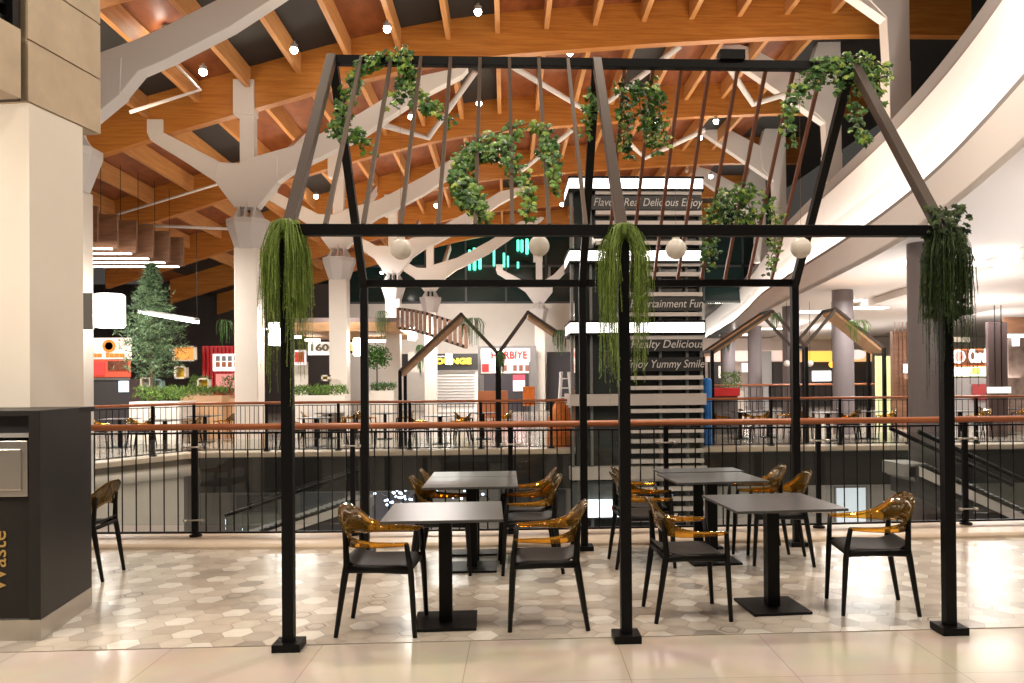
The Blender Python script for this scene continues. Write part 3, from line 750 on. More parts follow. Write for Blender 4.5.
def strand(mb, p, L_, out, w_=.0035, leaf=.014, dens=.016, mi=0):
    """thin drooping strand with fine side needles"""
    n = max(4, int(L_/.05)); P = []
    sw = rnd()*.03
    for i in range(n + 1):
        f = i/n; e = min(1, f*L_/.15)**.6
        P.append(p + out*e + Vector((sw.x*f, sw.y*f, -L_*f + .03*math.sin(min(1, f*6)*math.pi))))
    for a, b in zip(P, P[1:]):
        d = (b - a); s = Vector((d.y + .01, -d.x + .3, .1)).normalized() if False else Vector((math.cos(sw.x*200), math.sin(sw.x*200), 0))
        mb.poly([a - s*w_*.5, a + s*w_*.5, b + s*w_*.5, b - s*w_*.5], mi)
        k = int(d.length/dens)
        for j in range(k):
            q = a.lerp(b, (j + R())/max(k, 1)); an = U(0, 6.28)
            o = Vector((math.cos(an), math.sin(an), U(-1.4, -.3)))*leaf*U(.7, 1.3); s2 = Vector((-math.sin(an), math.cos(an), 0))*.0022
            mb.poly([q - s2, q + s2, q + o], mi)
def hanging(label, x, y, z, n, spread, lens, wisps, m=FERN, ivyleaves=0, gap=.02):
    t = thing('hanging_fern', label, 'hanging plant', (x, y, z))
    mb = MB(); mb.keep = True
    for i in range(n):
        a = U(0, 2*math.pi); rr = spread*math.sqrt(U(.08, 1)); o = Vector((math.cos(a)*rr, math.sin(a)*rr*.9 - .02, 0))
        if o.y < .03 and abs(o.x) < gap: o.x = math.copysign(U(gap, gap + .04), o.x)
        st_ = Vector((math.cos(a)*.045, math.sin(a)*.045 - .0, U(-.06, .05)))
        L_ = U(*lens) if i > wisps else U(lens[1], lens[1]*1.75)
        strand(mb, st_, L_*(1 - .25*rr/spread), o)
    mb.build('strands', m, t)
    lv = MB(); lv.keep = True
    pot = MB()
    for sx, sy in ((-.055, 0), (.055, 0), (0, -.055)): pot.lathe([(.012, -.05), (.026, -.03), (.026, .03), (.02, .035)], 10, (sx, sy, .0))
    pot.build('moss_clump', m, t)
    if ivyleaves:
        for _ in range(ivyleaves):
            f = R(); a = U(0, 6.28)
            if f < .3: p = Vector((U(-.13, .11), -.06 + U(-.06, .08), U(-.04, .16)))
            else: p = Vector((math.cos(a)*spread*U(.7, 1.1), math.sin(a)*spread*.9, -U(.02, .55)))
            ivy_leaf(lv, p, Vector((U(-.8, .8), -1, U(-.2, .8))), Vector((U(-.6, .6), 0, -1)), U(.03, .055))
        lv.build('leaves', m, t)
hanging('thick green fern hanging from the top of the left front post', FX, FY, HE + .02, 560, .098, (.42, .68), 70, gap=.012)
hanging('lighter green fern hanging from the top of the middle front post', FX + L, FY, HE, 420, .122, (.35, .66), 110, gap=.042)
hanging('dark ivy and fern hanging from the top of the right front post', FX + 2*L, FY, HE, 430, .112, (.40, .72), 50, DKFERN, 300, gap=.01)
# ================================================================== tables and chairs
def make_table():
    t = thing('dining_table', '', 'table', (0, 0, 0))
    MB().box((-.38, -.38, .722), (.38, .38, .74)).build('tabletop', SLATE, t, bevel=.003)
    MB().box((-.20, -.20, .708), (.20, .20, .7215)).build('mounting_plate', BLACK, t)
    MB().box((-.043, -.043, .018), (.043, .043, .708)).build('pedestal', BLACK, t, bevel=.003)
    MB().box((-.205, -.205, 0), (.205, .205, .018)).build('base_plate', BLACK, t, bevel=.003)
    return t
def cr(P, t):
    n = len(P) - 1; x = t*n; i = min(int(x), n - 1); f = x - i
    p0, p1, p2, p3 = P[max(i-1, 0)], P[i], P[i+1], P[min(i+2, n)]
    return [.5*(2*b + (c - a)*f + (2*a - 5*b + 4*c - d)*f*f + (3*b - a - 3*c + d)*f**3) for a, b, c, d in zip(p0, p1, p2, p3)]
def make_chair():
    t = thing('dining_chair', '', 'chair', (0, 0, 0))          # faces +x
    # seat: shallow dished shell, front edge rolled down
    g = []
    for i in range(11):
        u = i/10; row = []
        x = -.215 + .44*u
        for j in range(11):
            v = j/10*2 - 1
            hw = .205 + .02*u - .03*max(0, .25 - u)/.25
            z = .446 - .016*(1 - v*v)*(1 - (2*u - .9)**2) - .05*max(0, u - .85)**1.5/.06*.6 + .045*max(0, .18 - u)/.18
            row.append((x, v*hw, z))
        g.append(row)
    MB().sheet(g).build('seat', SEATBLK, t, smooth=True, solid=.014, subs=1)
    for sy in (-1, 1):
        m = MB(); m.tube([(.245, sy*.215, 0), (.225, sy*.22, .38), (.218, sy*.232, .47), (.205, sy*.262, .592)], [.0145, .020, .019, .016], 8)
        m.build('leg', CHAIRBLK, t, smooth=True)
        m = MB(); m.tube([(-.255, sy*.205, 0), (-.195, sy*.21, .38), (-.183, sy*.207, .45), (-.192, sy*.195, .60), (-.207, sy*.188, .68)], [.0145, .022, .022, .018, .010], 8)
        m.build('leg', CHAIRBLK, t, smooth=True)
    m = MB()
    for sy in (-1, 1): m.tube([(-.195, sy*.205, .425), (0, sy*.210, .424), (.222, sy*.217, .420)], [.026, .022, .026], 8)
    m.tube([(-.19, -.2, .430), (-.19, .2, .430)], .018, 8); m.tube([(.205, -.215, .415), (.205, .215, .415)], .018, 8)
    m.build('seat_frame', CHAIRBLK, t, smooth=True)
    # clear amber one-piece back and arms
    plan = [(.215, .268), (.10, .285), (-.03, .285), (-.125, .262), (-.175, .19), (-.198, .09), (-.205, 0)]
    plan = plan + [(x, -y) for x, y in plan[-2::-1]]
    top = [.603, .607, .617, .655, .735, .790, .800]; top = top + top[-2::-1]
    bot = [.586, .580, .574, .572, .575, .60, .612]; bot = bot + bot[-2::-1]
    lean = [.015, .02, .03, .045, .06, .065, .065]; lean = lean + lean[-2::-1]
    g = []; N = 48
    for i in range(N + 1):
        f = i/N; x, y = cr(plan, f); zt, = cr([(a,) for a in top], f); zb_, = cr([(a,) for a in bot], f); le, = cr([(a,) for a in lean], f)
        d = Vector((x + .02, y, 0)); d = Vector((d.x*1.1, d.y, 0)).normalized()
        if x > .0: d = Vector((0, 1 if y > 0 else -1, 0))
        row = []
        for j in range(7):
            v = j/6; z = zb_ + (zt - zb_)*v
            o = le*(v**1.6) + .012*math.sin(v*math.pi)*-1
            row.append((x + d.x*o, y + d.y*o, z))
        g.append(row)
    MB().sheet(g).build('amber_backrest', AMBER, t, smooth=True, solid=.011)
    return t
T0_ = make_table(); C0_ = make_chair()
FIRST = {'t': True, 'c': True}
def table(x, y, rz, label, group=None, scale=None):
    if FIRST['t']:
        FIRST['t'] = False; T0_.location = (x, y, .0062 if y < 9 else 0); T0_.rotation_euler.z = rz; T0_['label'] = label; return T0_
    return dup(T0_, (x, y, .0062 if y < 9 else 0), rz, label, group, scale)
def chair(x, y, deg, label, group=None):
    rz = math.radians(deg)
    if FIRST['c']:
        FIRST['c'] = False; C0_.location = (x, y, .0062); C0_.rotation_euler.z = rz; C0_['label'] = label; return C0_
    return dup(C0_, (x, y, .0062 if y < 9 else 0), rz, label, group)
table(-.41, 5.36, .02, 'square dark slate table between the left and middle front posts, nearest on the left')
table(1.85, 5.53, .06, 'square dark slate table nearest on the right, between the middle and right front posts')
table(-.30, 6.90, 0, 'dark slate table behind the nearest left table, front one of a joined pair', scale=(1.03, .93, 1))
table(-.30, 7.475, 0, 'dark slate table at the left rear by the railing, rear one of a joined pair', scale=(1.03, .55, 1))
table(1.80, 6.98, .07, 'dark slate table behind the middle front post, front one of the right pair', scale=(1.05, .90, 1))
table(1.82, 7.545, .05, 'dark slate table at the right rear by the railing, rear one of the right pair', scale=(1.05, .42, 1))
chair(-.81, 5.28, -4, 'amber backed black chair on the left side of the nearest left table')
chair(.265, 5.32, 178, 'amber backed black chair right of the nearest left table, left of the middle post')
chair(1.22, 5.43, 2, 'amber backed black chair right of the middle front post, facing the right table')
chair(2.53, 5.47, 172, 'amber backed black chair right of the nearest right table, beside the right front post')
chair(-.55, 6.84, 0, 'amber backed chair left of the rear left pair of tables, nearer of two')
chair(-.52, 7.38, 3, 'amber backed chair left of the rear left pair of tables, next to the railing')
chair(.20, 6.82, 182, 'amber backed chair right of the rear left pair of tables, nearer of two')
chair(.19, 7.36, 176, 'amber backed chair right of the rear left pair of tables, next to the railing')
chair(1.17, 6.95, 2, 'amber backed chair left of the rear right pair of tables, just behind the middle post')
chair(1.25, 7.43, 4, 'amber backed chair left of the rear right pair of tables, next to the railing')
chair(2.39, 6.93, 170, 'amber backed chair right of the rear right pair of tables, nearer of two')
chair(2.34, 7.42, 172, 'amber backed chair right of the rear right pair of tables, next to the railing')
chair(-3.54, 6.86, 183, 'amber backed chair half hidden behind the dark waste station')
# ================================================================== far food court
rail = railing('far left railing along the slanted edge of the gallery opposite', [(-10.1, 12.4), (-7.0, 18.3)], .09, 1.17, .14, 1.4, .03, False, .008, .03)
rail = railing('far railing across the atrium left of the louvred tower', [(-7.0, 18.3), (1.45, 18.2)], .09, 1.17, .10, 1.6, .03, False, .008, .03)
rail = railing('far railing across the atrium right of the louvred tower', [(4.45, 18.1), (15.5, 17.9)], .09, 1.17, .14, 1.6, .03, False, .008, .03)
rail = railing('tallest distant railing in front of the right shops', [(6.2, 27.5), (10.0, 27.5), (17.5, 27)], .05, 1.42, .22, 1.5, .035, False, .012, .04)
random.seed(5)
BT = [(120, 21), (165, 20), (205, 22.5), (316, 20.5), (330, 23.6), (440, 21), (385, 23), (483, 22.5), (740, 21.5), (768, 22), (828, 20.5), (868, 21), (960, 20.5), (1005, 22)]
for k, (u, y) in enumerate(BT):
    p = at(u, 410, y); g = 'left food court' if u < 600 else 'right food court'
    table(p.x, y, U(-.1, .1), 'small distant dark table in the %s across the atrium' % g, 'distant tables in the ' + g)
    for s_ in (-1, 1):
        chair(p.x + s_*.55, y + U(-.1, .1), (0 if s_ < 0 else 180) + U(-15, 15), 'small distant amber backed chair in the %s across the atrium' % g, 'distant amber chairs in the ' + g)
def board(name, label, cat, u0, v0, u1, v1, Y, m, th=.08, frame=None):
    a, b = at(u0, v0, Y), at(u1, v1, Y)
    if name in ('shop_facade', 'counter', 'glass_kiosk', 'timber_counter', 'green_screen', 'timber_screen', 'shop_opening', 'grey_pier'): b.z = 0
    t = thing(name, label, cat, (a.x, Y, b.z))
    MB().box((a.x, Y, b.z), (b.x, Y + th, a.z)).build('panel', m, t, w=1)
    if frame:
        f = MB(); e = .05
        f.box((a.x-e, Y-.02, a.z), (b.x+e, Y+th, a.z+e)); f.box((a.x-e, Y-.02, b.z-e), (b.x+e, Y+th, b.z)); f.box((a.x-e, Y-.02, b.z), (a.x, Y+th, a.z)); f.box((b.x, Y-.02, b.z), (b.x+e, Y+th, a.z))
        f.build('frame', frame, t, w=1)
    return t, a, b
def sub(t, name, u0, v0, u1, v1, Y, m, th=.03):
    a, b = at(u0, v0, Y), at(u1, v1, Y); return MB().box((a.x, Y - th, b.z), (b.x, Y, a.z)).build(name, m, t, w=1)
def sign_text(t, body, u, v, Y, width_px, m, size=None, shear=0):
    p = at(u, v, Y); w_ = width_px*Y/F
    return text(body, size or .4, (p.x, Y - .05, p.z), t, m, 'lettering', width=w_, ext=.015, bold=.02, shear=shear)
WLIT = emit('lit white sign face', (1, .93, .86), .8)
YT = emit('lit yellow letters', (1, .72, .05), 1.4)
RT = emit('lit red letters', (.75, .015, .012), .45)
OT = mat('orange letters', (.85, .33, .05), .5)
t, a, b = board('shop_sign', 'cream shop sign with orange lettering and circle emblem above a red photo board, far left', 'sign', 78, 338, 131, 359, 31, emit('lit cream sign', (.95, .80, .70), .75))
for u0_, u1_ in ((92, 94.5), (95, 97), (97.6, 99.6), (100, 102), (106, 109), (109.6, 111.6), (112, 114), (114.6, 116.6), (117, 119), (119.6, 121.6), (122, 124.5)): sub(t, 'letter_block', u0_, 352.6 if u0_ in (92, 106) else 353.4, u1_, 357.4, 30.95, OT)
p = at(109, 346, 30.9); e = MB(); e.lathe([(.24, -.02), (.24, .02), (.15, .02), (.15, -.02)], 16); o = e.build('circle_emblem', OT, t); o.rotation_euler = (math.pi/2, 0, 0); o.location = Vector(p) - t.location
for a_ in (0, .7, -.7):
    pass
t, a, b = board('photo_board', 'red food photo board under the cream sign at the far left', 'sign', 78, 360, 130, 377, 31, emit('lit red food board', (.62, .10, .05), .5))
sub(t, 'menu_text_panel', 92, 362, 105, 375, 30.95, emit('bright red menu', (.8, .06, .05), .6)); sub(t, 'food_photo', 108, 361, 128, 370, 30.95, mat('roast meat brown', (.20, .06, .03), .5, 0, .5, 6))
t, a, b = board('counter', 'dark food counter with steel edge at the far left below the photo board', 'counter', 78, 379, 130, 410, 30, mat('dark counter', (.05, .045, .045), .4), .9)
sub(t, 'steel_strip', 80, 378, 130, 380, 29.98, STAIN); sub(t, 'lit_case', 119, 381, 129, 392, 29.98, emit('cool lit case', (.7, .85, .95), .8))
t, a, b = board('shop_facade', 'red ribbed shop front panel left of the largest tree column', 'shop front', 202, 346, 240, 394, 34, mat('red ribbed cladding', (.50, .015, .02), .45))
m = MB(); 
for i in range(9): q = at(204 + i*4, 347, 34); r = at(204 + i*4, 392, 34); m.box((q.x, 33.9, r.z), (q.x + .06, 34, q.z))
m.build('ribs', mat('red ribs', (.42, .01, .015), .45), t, w=1)
sub(t, 'white_menu', 213, 354, 240, 371, 33.88, WLIT); sub(t, 'picture_menu', 216, 374, 240, 388, 33.88, emit('pinkish lit menu', (.55, .20, .18), .7))
for i in range(4): sub(t, 'food_photo', 216 + i*6, 362, 220 + i*6, 367, 33.84, mat('food brown', (.35, .12, .05), .5))
for i in range(4): sub(t, 'menu_print', 216 + i*6, 356, 220 + i*6, 361, 33.84, mat('grey print', (.2, .2, .2), .5))
# lounge
board('shop_opening', 'dark passage behind the white ladder left of the tower', 'passage', 547, 352, 606, 410, 45, mat('dark passage', (.05, .045, .05), .6))
t, a, b = board('shop_sign', 'black sign with yellow LOUNGE lettering over a white shutter', 'sign', 400, 354, 478, 370, 42, mat('black sign', (.02, .02, .02), .5))
sign_text(t, 'LOUNGE', 451, 361.5, 41.9, 40, YT)
sub(t, 'pale_fascia', 408, 352, 436, 372, 41.9, CREAM)
t, a, b = board('roller_shutter', 'white roller shutter below the black lounge sign', 'shutter', 432, 371, 478, 412, 42.2, mat('white shutter slats', (.85, .82, .78), .5))
for i in range(12): sub(t, 'slat_line', 437, 373 + i*3, 475, 373.6 + i*3, 42.18, GREYP)
t, a, b = board('shop_facade', 'brown wall strip and dark opening of the shop with red lettering', 'shop front', 478, 346, 537, 412, 43, mat('shop surround grey', (.16, .15, .145), .5))
sub(t, 'lit_sign', 481, 349, 530, 361.5, 42.95, WLIT); sub(t, 'menu_row', 481, 362, 529, 373, 42.95, emit('pale lit menu', (.8, .68, .6), .5)); sub(t, 'opening', 484, 374, 529, 412, 42.95, mat('dark shop opening', (.03, .025, .03), .5))
sub(t, 'red_menu', 482, 364, 489, 372, 42.9, RED)
for u in (497, 503, 513, 519, 525): sub(t, 'food_photo', u, 365, u + 4, 371, 42.9, mat('food dark', (.2, .08, .06), .5))
sub(t, 'poster_header', 513, 375, 525, 380.5, 42.88, emit('red poster head', (.8, .05, .08), .6)); sub(t, 'poster', 513, 380.5, 525, 391, 42.88, emit('pale poster', (.75, .68, .72), .7))
sign_text(t, 'HARBIYE', 509, 355.5, 42.85, 36, RT, .56)
t, a, b = board('shop_sign', 'dark sign ending in a yellow letter R left of the rear left post', 'sign', 335, 340, 362, 353, 36, mat('black sign', (.02, .02, .02), .5))
sign_text(t, 'R', 353, 347, 35.9, 4.5, YT, .5)
t, a, b = board('number_sign', 'pale hanging sign with large dark numerals behind the left front post', 'sign', 308, 342, 330, 355, 35, WLIT)
sign_text(t, '160', 319, 348, 34.9, 18, mat('olive numerals', (.28, .24, .14), .5))
t, a, b = board('wall_poster', 'small red and white poster on a pale pier right of the left front post', 'poster', 293, 350, 306, 365, 34, mat('pale poster', (.7, .6, .55), .5))
sub(t, 'red_mark', 295, 352, 304, 362, 33.97, RED)
t, a, b = board('shop_facade', 'pale shop wall pier behind the left front post', 'wall pier', 284, 362, 308, 412, 34.5, CREAM)
# right side shops
t, a, b = board('shop_sign', 'orange shop sign with bright yellow face on the right side behind the gables', 'sign', 800, 351, 872, 361.5, 46, emit('lit orange fascia', (.85, .50, .22), .8))
sub(t, 'lit_yellow_face', 808, 351.5, 835, 361, 45.95, emit('lit yellow sign', (.95, .70, .12), 1.0)); o = MB().lathe([(.001, -.05), (.42, -.05), (.46, 0), (.46, .04), (.001, .04)], 18).build('white_oval', WLIT, t); o.rotation_euler = (math.pi/2, 0, 0); o.scale = (1.1, .62, 1); o.location = at(857, 354.5, 45.9) - t.location
t, a, b = board('shop_sign', 'pale pink lit shop fascia between the dark columns on the right', 'sign', 706, 351, 794, 361, 47, emit('pinkish lit fascia', (.90, .70, .60), .8))
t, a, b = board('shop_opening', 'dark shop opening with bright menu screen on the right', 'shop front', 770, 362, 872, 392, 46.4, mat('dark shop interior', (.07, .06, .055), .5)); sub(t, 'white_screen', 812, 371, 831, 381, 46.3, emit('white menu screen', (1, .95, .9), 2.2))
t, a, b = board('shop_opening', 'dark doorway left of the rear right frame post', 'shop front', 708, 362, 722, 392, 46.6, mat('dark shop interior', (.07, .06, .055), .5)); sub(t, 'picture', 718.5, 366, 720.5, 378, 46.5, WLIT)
t, a, b = board('grey_pier', 'pale grey pier between two dark columns', 'wall pier', 761, 351, 772, 398, 46.2, mat('pale grey pier', (.55, .53, .52), .5), .5)
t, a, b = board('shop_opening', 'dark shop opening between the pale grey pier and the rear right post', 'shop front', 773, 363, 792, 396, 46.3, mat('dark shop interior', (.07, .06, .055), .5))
t, a, b = board('menu_display', 'small pale lit menu board left of the fourth dark column', 'menu board', 742, 363, 751, 372, 46.2, WLIT)
for k, (u, v, m_, lab) in enumerate(((787, 363.5, PEARL, 'distant white globe lamp just left of the rear right post'), (810, 363.5, PEARL, 'distant white globe lamp just right of the rear right post'), (832, 364.5, emit('amber lit globe', (1, .6, .05), 1.2), 'distant yellow lit globe lamp beside the second dark column'))):
    p = at(u, v, 24); t = thing('globe_pendant', lab, 'pendant lamp', (p.x, p.y, p.z)); MB().ball((0, 0, 0), .10, 12).build('globe', m_, t, smooth=True); MB().tube([(0, 0, .1), (0, 0, 3.98 - p.z)], .006, 5).build('cable', BLACK, t)
t, a, b = board('timber_screen', 'tall brown timber slatted panel left of the widest dark column', 'wall panel', 893, 331, 914, 400, 25, WALNUT, .2)
for i in range(5): sub(t, 'batten', 894 + i*4, 322, 895 + i*4, 398, 24.98, WALNUT, .06)
sub(t, 'notice', 903, 364, 908, 373, 24.9, emit('pale notice', (.7, .75, .9), .6))
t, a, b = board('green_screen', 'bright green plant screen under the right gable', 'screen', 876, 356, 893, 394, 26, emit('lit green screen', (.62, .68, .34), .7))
t, a, b = board('shop_sign', 'orange shop sign with white lettering and round emblem by the right front post', 'sign', 952, 349, 1002, 366, 26, emit('lit orange sign', (.62, .16, .03), .8))
sub(t, 'dark_band', 946, 350, 985, 365, 25.97, mat('brown sign band', (.16, .05, .02), .4))
sign_text(t, 'Card', 976.5, 356.5, 25.9, 18, emit('white lit letters', (1, .95, .9), 2), .6)
p = at(958.5, 356.5, 25.85); o = MB().lathe([(.02, .05), (.20, .05), (.235, .0), (.235, -.05)], 20).build('round_emblem', emit('pinkish emblem', (.95, .78, .72), 1.1), t); o.rotation_euler = (math.pi/2, 0, 0); o.location = Vector(p) - t.location
o = MB().lathe([(.13, .07), (.16, .07), (.16, .05), (.13, .05)], 20).build('emblem_ring', mat('emblem pink', (.7, .35, .3), .5), t); o.rotation_euler = (math.pi/2, 0, 0); o.location = Vector(p) - t.location
t, a, b = board('menu_display', 'white and green lit menu boards under the orange sign', 'menu board', 950, 367, 1000, 376, 26, emit('white green menu', (.85, .95, .65), 1.3)); sub(t, 'photo', 972, 368, 980, 374, 25.97, emit('green photo', (.4, .6, .1), .8))
t, a, b = board('counter', 'red and grey shop counter under the lit menu boards', 'counter', 948, 378, 1000, 400, 25.6, mat('grey counter', (.32, .30, .29), .4), .6); sub(t, 'red_front', 972, 384, 1000, 400, 25.58, mat('dull red', (.35, .05, .05), .5))
t, a, b = board('brand_board', 'narrow lit grey sign above the orange sign', 'sign', 940, 337, 970, 342, 26, mat('olive sign', (.3, .27, .2), .5))
t, a, b = board('glass_kiosk', 'tall dark glass kiosk at the right edge with white base', 'kiosk', 988, 322, 1008, 392, 21, mat('smoky kiosk glass', (.12, .085, .08), .15), .12)
sub(t, 'white_base', 987, 387, 1010, 393, 20.95, WLIT, .05)
for u in (994.5, 1001): sub(t, 'mullion', u - .7, 305, u + .7, 392, 20.97, BLACK)
t, a, b = board('hanging_sign', 'brown hanging panel with white bull shaped emblem at the right edge', 'sign', 1004, 317, 1026, 333, 22, WALNUT)
t, a, b = board('glass_kiosk', 'brown glazed shop front at the extreme right edge', 'shop front', 1008, 336, 1040, 396, 23, mat('brown glazed front', (.22, .16, .13), .25, 0, .4, 3)); sub(t, 'white_emblem', 1012, 335, 1019, 346, 22.9, emit('white lit emblem', (1, 1, 1), 1.5)); sub(t, 'emblem_top', 1005, 334, 1024, 337.5, 22.9, emit('white lit emblem', (1, 1, 1), 1.5))
# more small gable frames with timber roofs
def gable(label, u0, v0, up, vp, u1, v1, Y, depth, board_side, posts=(1, 1)):
    A, Pk, B = at(u0, v0, Y), at(up, vp, Y), at(u1, v1, Y)
    t = thing('gable_frame', label, 'pergola', (A.x, Y, 0))
    for yy in (Y, Y + depth):
        o = Vector((0, yy - Y, 0))
        for e, P_ in ((posts[0], A), (posts[1], B)):
            if e: MB().box((P_.x - .04, yy - .04, 0), (P_.x + .04, yy + .04, P_.z)).build('post', BLACK, t, w=1)
            r = MB(); r.bar(P_ + o, Pk + o, .07, .07); r.build('rafter', LITSTEEL, t, w=1)
    for P_ in (A, Pk, B):
        r = MB(); r.bar(P_, P_ + Vector((0, depth, 0)), .07, .07); r.build('beam', BLACK, t, w=1)
    E_ = A if board_side == 'l' else B
    s = MB(); n = 7
    for i in range(n):
        y0 = Y + .05 + (depth - .1)*i/n
        q = [E_ + Vector((0, y0 - Y, -.02)), E_ + Vector((0, y0 - Y + (depth - .1)/n - .012, -.02)), Pk + Vector((0, y0 - Y + (depth - .1)/n - .012, -.02)), Pk + Vector((0, y0 - Y, -.02))]
        s.prism(q, (0, 0, -.10))
    s.build('plank_roof', PALEWOOD, t, w=1)
    return t
gable('small gable frame with timber roof slope behind the left bay, under the curved canopy', 400, 371, 461, 314, 497, 352, 19.6, 1.0, 'l')
gable('small gable frame beside the louvred tower, its roof slope covered in plants', 499, 352, 528, 312, 556, 331, 20.3, 1.0, 'r', (1, 0))
gable('small gable frame with timber slope left of the rear right post', 712, 351, 772, 311, 806, 347, 19.6, .9, 'l')
gable('small gable frame with timber slope right of the rear right post', 804, 347, 836, 309, 884, 348, 20.2, .9, 'r')
# canopies
a, b = at(283, 318, 30), at(400, 331, 30); t = thing('food_court_canopy', 'flat grey canopy with timber soffit behind the left front post', 'canopy', (a.x, 30, b.z))
MB().box((a.x, 30, at(0, 324, 30).z), (b.x, 36, a.z)).build('fascia', mat('grey brown fascia', (.16, .13, .125), .5), t, w=1); MB().box((a.x, 29.9, b.z), (b.x, 36, at(0, 324, 30).z)).build('timber_soffit', PALEWOOD, t, w=1)
for k, (u, v, w_) in enumerate(((318, 330.5, 18), (312, 340, 14), (357, 327, 9), (376, 341, 18), (297, 337, 6))):
    p = at(u, v, 33); hw = w_*33/F/2; tag(MB().box((p.x - hw, 33, p.z - .05), (p.x + hw, 33.2, p.z + .05)).build('tube_light', LED), ['lit tube light high behind the left post, right of the fern', 'lit tube light lower behind the left post', 'lit tube light just left of the rear left post', 'lit tube light just right of the rear left post, above the topiary', 'short lit tube light next to the left front post'][k], 'tube light')
# slatted curved canopy
t = thing('slatted_canopy', 'curved brown slatted canopy fascia sweeping down behind the small left gable', 'canopy', tuple(at(398, 312, 28)))
P_ = [at(u, v, y) for u, v, y in ((398, 318, 28), (412, 320, 27.3), (425, 323, 26.5), (440, 328, 25.8), (455, 333, 25.2), (466, 336.5, 24.8))]
Q = resample(P_, .26)
for p in Q[:90]: MB().cbox((p.x, p.y, p.z), (.10, .16, .72)).build('slat', WALNUT, t, w=1)
m = MB(); m.tube([p + Vector((0, .1, .33)) for p in Q], .05, 6); m.tube([p + Vector((0, .1, -.33)) for p in Q], .05, 6); m.build('rail', BLACK, t, w=1)
# timber baffles hanging at the upper left
for k in range(6):
    y = 19.0 + k*.92; x1 = at((97, 117, 136, 153, 169, 183)[k], 240, y).x; zt, zbm = at(100, (206, 214, 220, 225, 231, 237)[k], y).z, at(100, (243, 249, 254, 259, 263, 267)[k], y).z
    t = thing('timber_baffle', ['nearest', 'second', 'third', 'fourth', 'fifth', 'farthest'][k] + ' of six hanging brown timber baffles beside the pillar, lit along its lower edge', 'ceiling baffle', (x1, y, zbm), group='hanging timber baffles')
    MB().box((-4.2, 0, .03), (0, .09, zt - zbm)).build('board', WALNUT, t); MB().box((-4.2, -.01, 0), (-.15, .10, .03)).build('led_edge', LED, t)
    MB().tube([(-.4, .04, zt - zbm), (-.4, .04, zt - zbm + 1.4)], .008, 5).build('hanger', BLACK, t)
# lanterns on the tree columns
LN = ['big glowing cylindrical lantern on a bracket beside the pillar at the left', 'glowing cylindrical lantern on the largest tree column, beside the left fern', 'glowing cylindrical lantern on the second tree column, by the rear left post', 'glowing cylindrical lantern on the third tree column', 'glowing cylindrical lantern low on the fourth tree column, over the lounge sign']
for k, (u, v, y, xs_) in enumerate(((110, 311, 14, -7.42), (276, 334, 20, -6.28), (358, 347, 26, -5.32), (412, 334, 32, -4.43), (449, 359, 38, -3.53))):
    p = at(u, v, y - .1); t = thing('column_lantern', LN[k], 'lantern', (p.x, p.y, p.z))
    r = (.235, .185, .15, .16, .15)[k]; h = (.56, .55, .56, .5, .5)[k]
    MB().lathe([(r*.9, -h/2), (r, -h/2 + .03), (r, h/2 - .03), (r*.9, h/2)], 20).build('shade', LAMP, t)
    MB().tube([(-r, 0, .12), (xs_ + .36 - p.x, 0, .12)], .02, 6).build('bracket', WHITE_STEEL, t)
p = at(86, 311, 13.55); tag(MB().box((p.x - .06, 13.56, p.z - .30), (p.x + .10, 13.62, p.z + .30)).build('wall_plate', GREYP), 'small grey plate on the half hidden white column by the pillar', 'plate')
a, b = at(140, 312, 23), at(197, 322, 19.5); t = thing('linear_pendant', 'slanting linear pendant lamp passing in front of the conifer', 'pendant lamp', tuple(a))
MB().bar(a, b, .10, .07).build('diffuser', LED, t, w=1); MB().bar(a + Vector((0, 0, .06)), b + Vector((0, 0, .06)), .12, .05).build('housing', GREYP, t, w=1)
for q in (a, b): MB().tube([q, q + Vector((0, 0, 2.2))], .008, 5).build('cable', BLACK, t, w=1)
# conifer in its planter
def planter(label, u0, u1, vt, Y, d, m, hedge_px, hm=HEDGE, name='planter'):
    a, b = at(u0, vt, Y), at(u1, vt, Y); t = thing(name, label, 'planter', ((a.x + b.x)/2, Y, 0))
    MB().box((a.x, Y, 0), (b.x, Y + d, a.z)).build('box', m, t, w=1, bevel=.01)
    lv = MB(); lv.keep = True; hh = hedge_px*Y/F
    for _ in range(int(700*(b.x - a.x))):
        p = Vector((U(a.x + .03, b.x - .03), U(Y + .03, Y + d - .03), a.z + hh*R()**.7)); n = rnd(); s2 = rnd().normalized()*.02; o = rnd()*.09 + Vector((0, 0, .05)); lv.poly([p - s2, p + s2, p + o])
    lv.build('foliage', hm, t, w=1); return t
planter('tall cream planter box with bright clipped hedge under the conifer', 129, 179, 402, 22, 1.2, CREAM, 14)
planter('low timber planter with mixed plants right of the hedge', 180, 222, 396, 24, 1.0, TERRA, 8)
planter('planter of loose pale green plants left of the red shop front', 186, 204, 393, 27, .8, TERRA, 16)
planter('dark round leafed shrub in a box beside the largest tree column', 219, 240, 399, 24.5, .8, TERRA, 22, IVY)
planter('long white planter ledge with green plants behind the left front post', 284, 345, 396, 24, .8, CREAM, 9)
planter('planter with a clipped hedge below the topiary tree', 368, 394, 391, 27, .8, CREAM, 7, IVY)
planter('planter with pale plants far behind the rear right gable', 724, 744, 392, 26, .7, CREAM, 20)
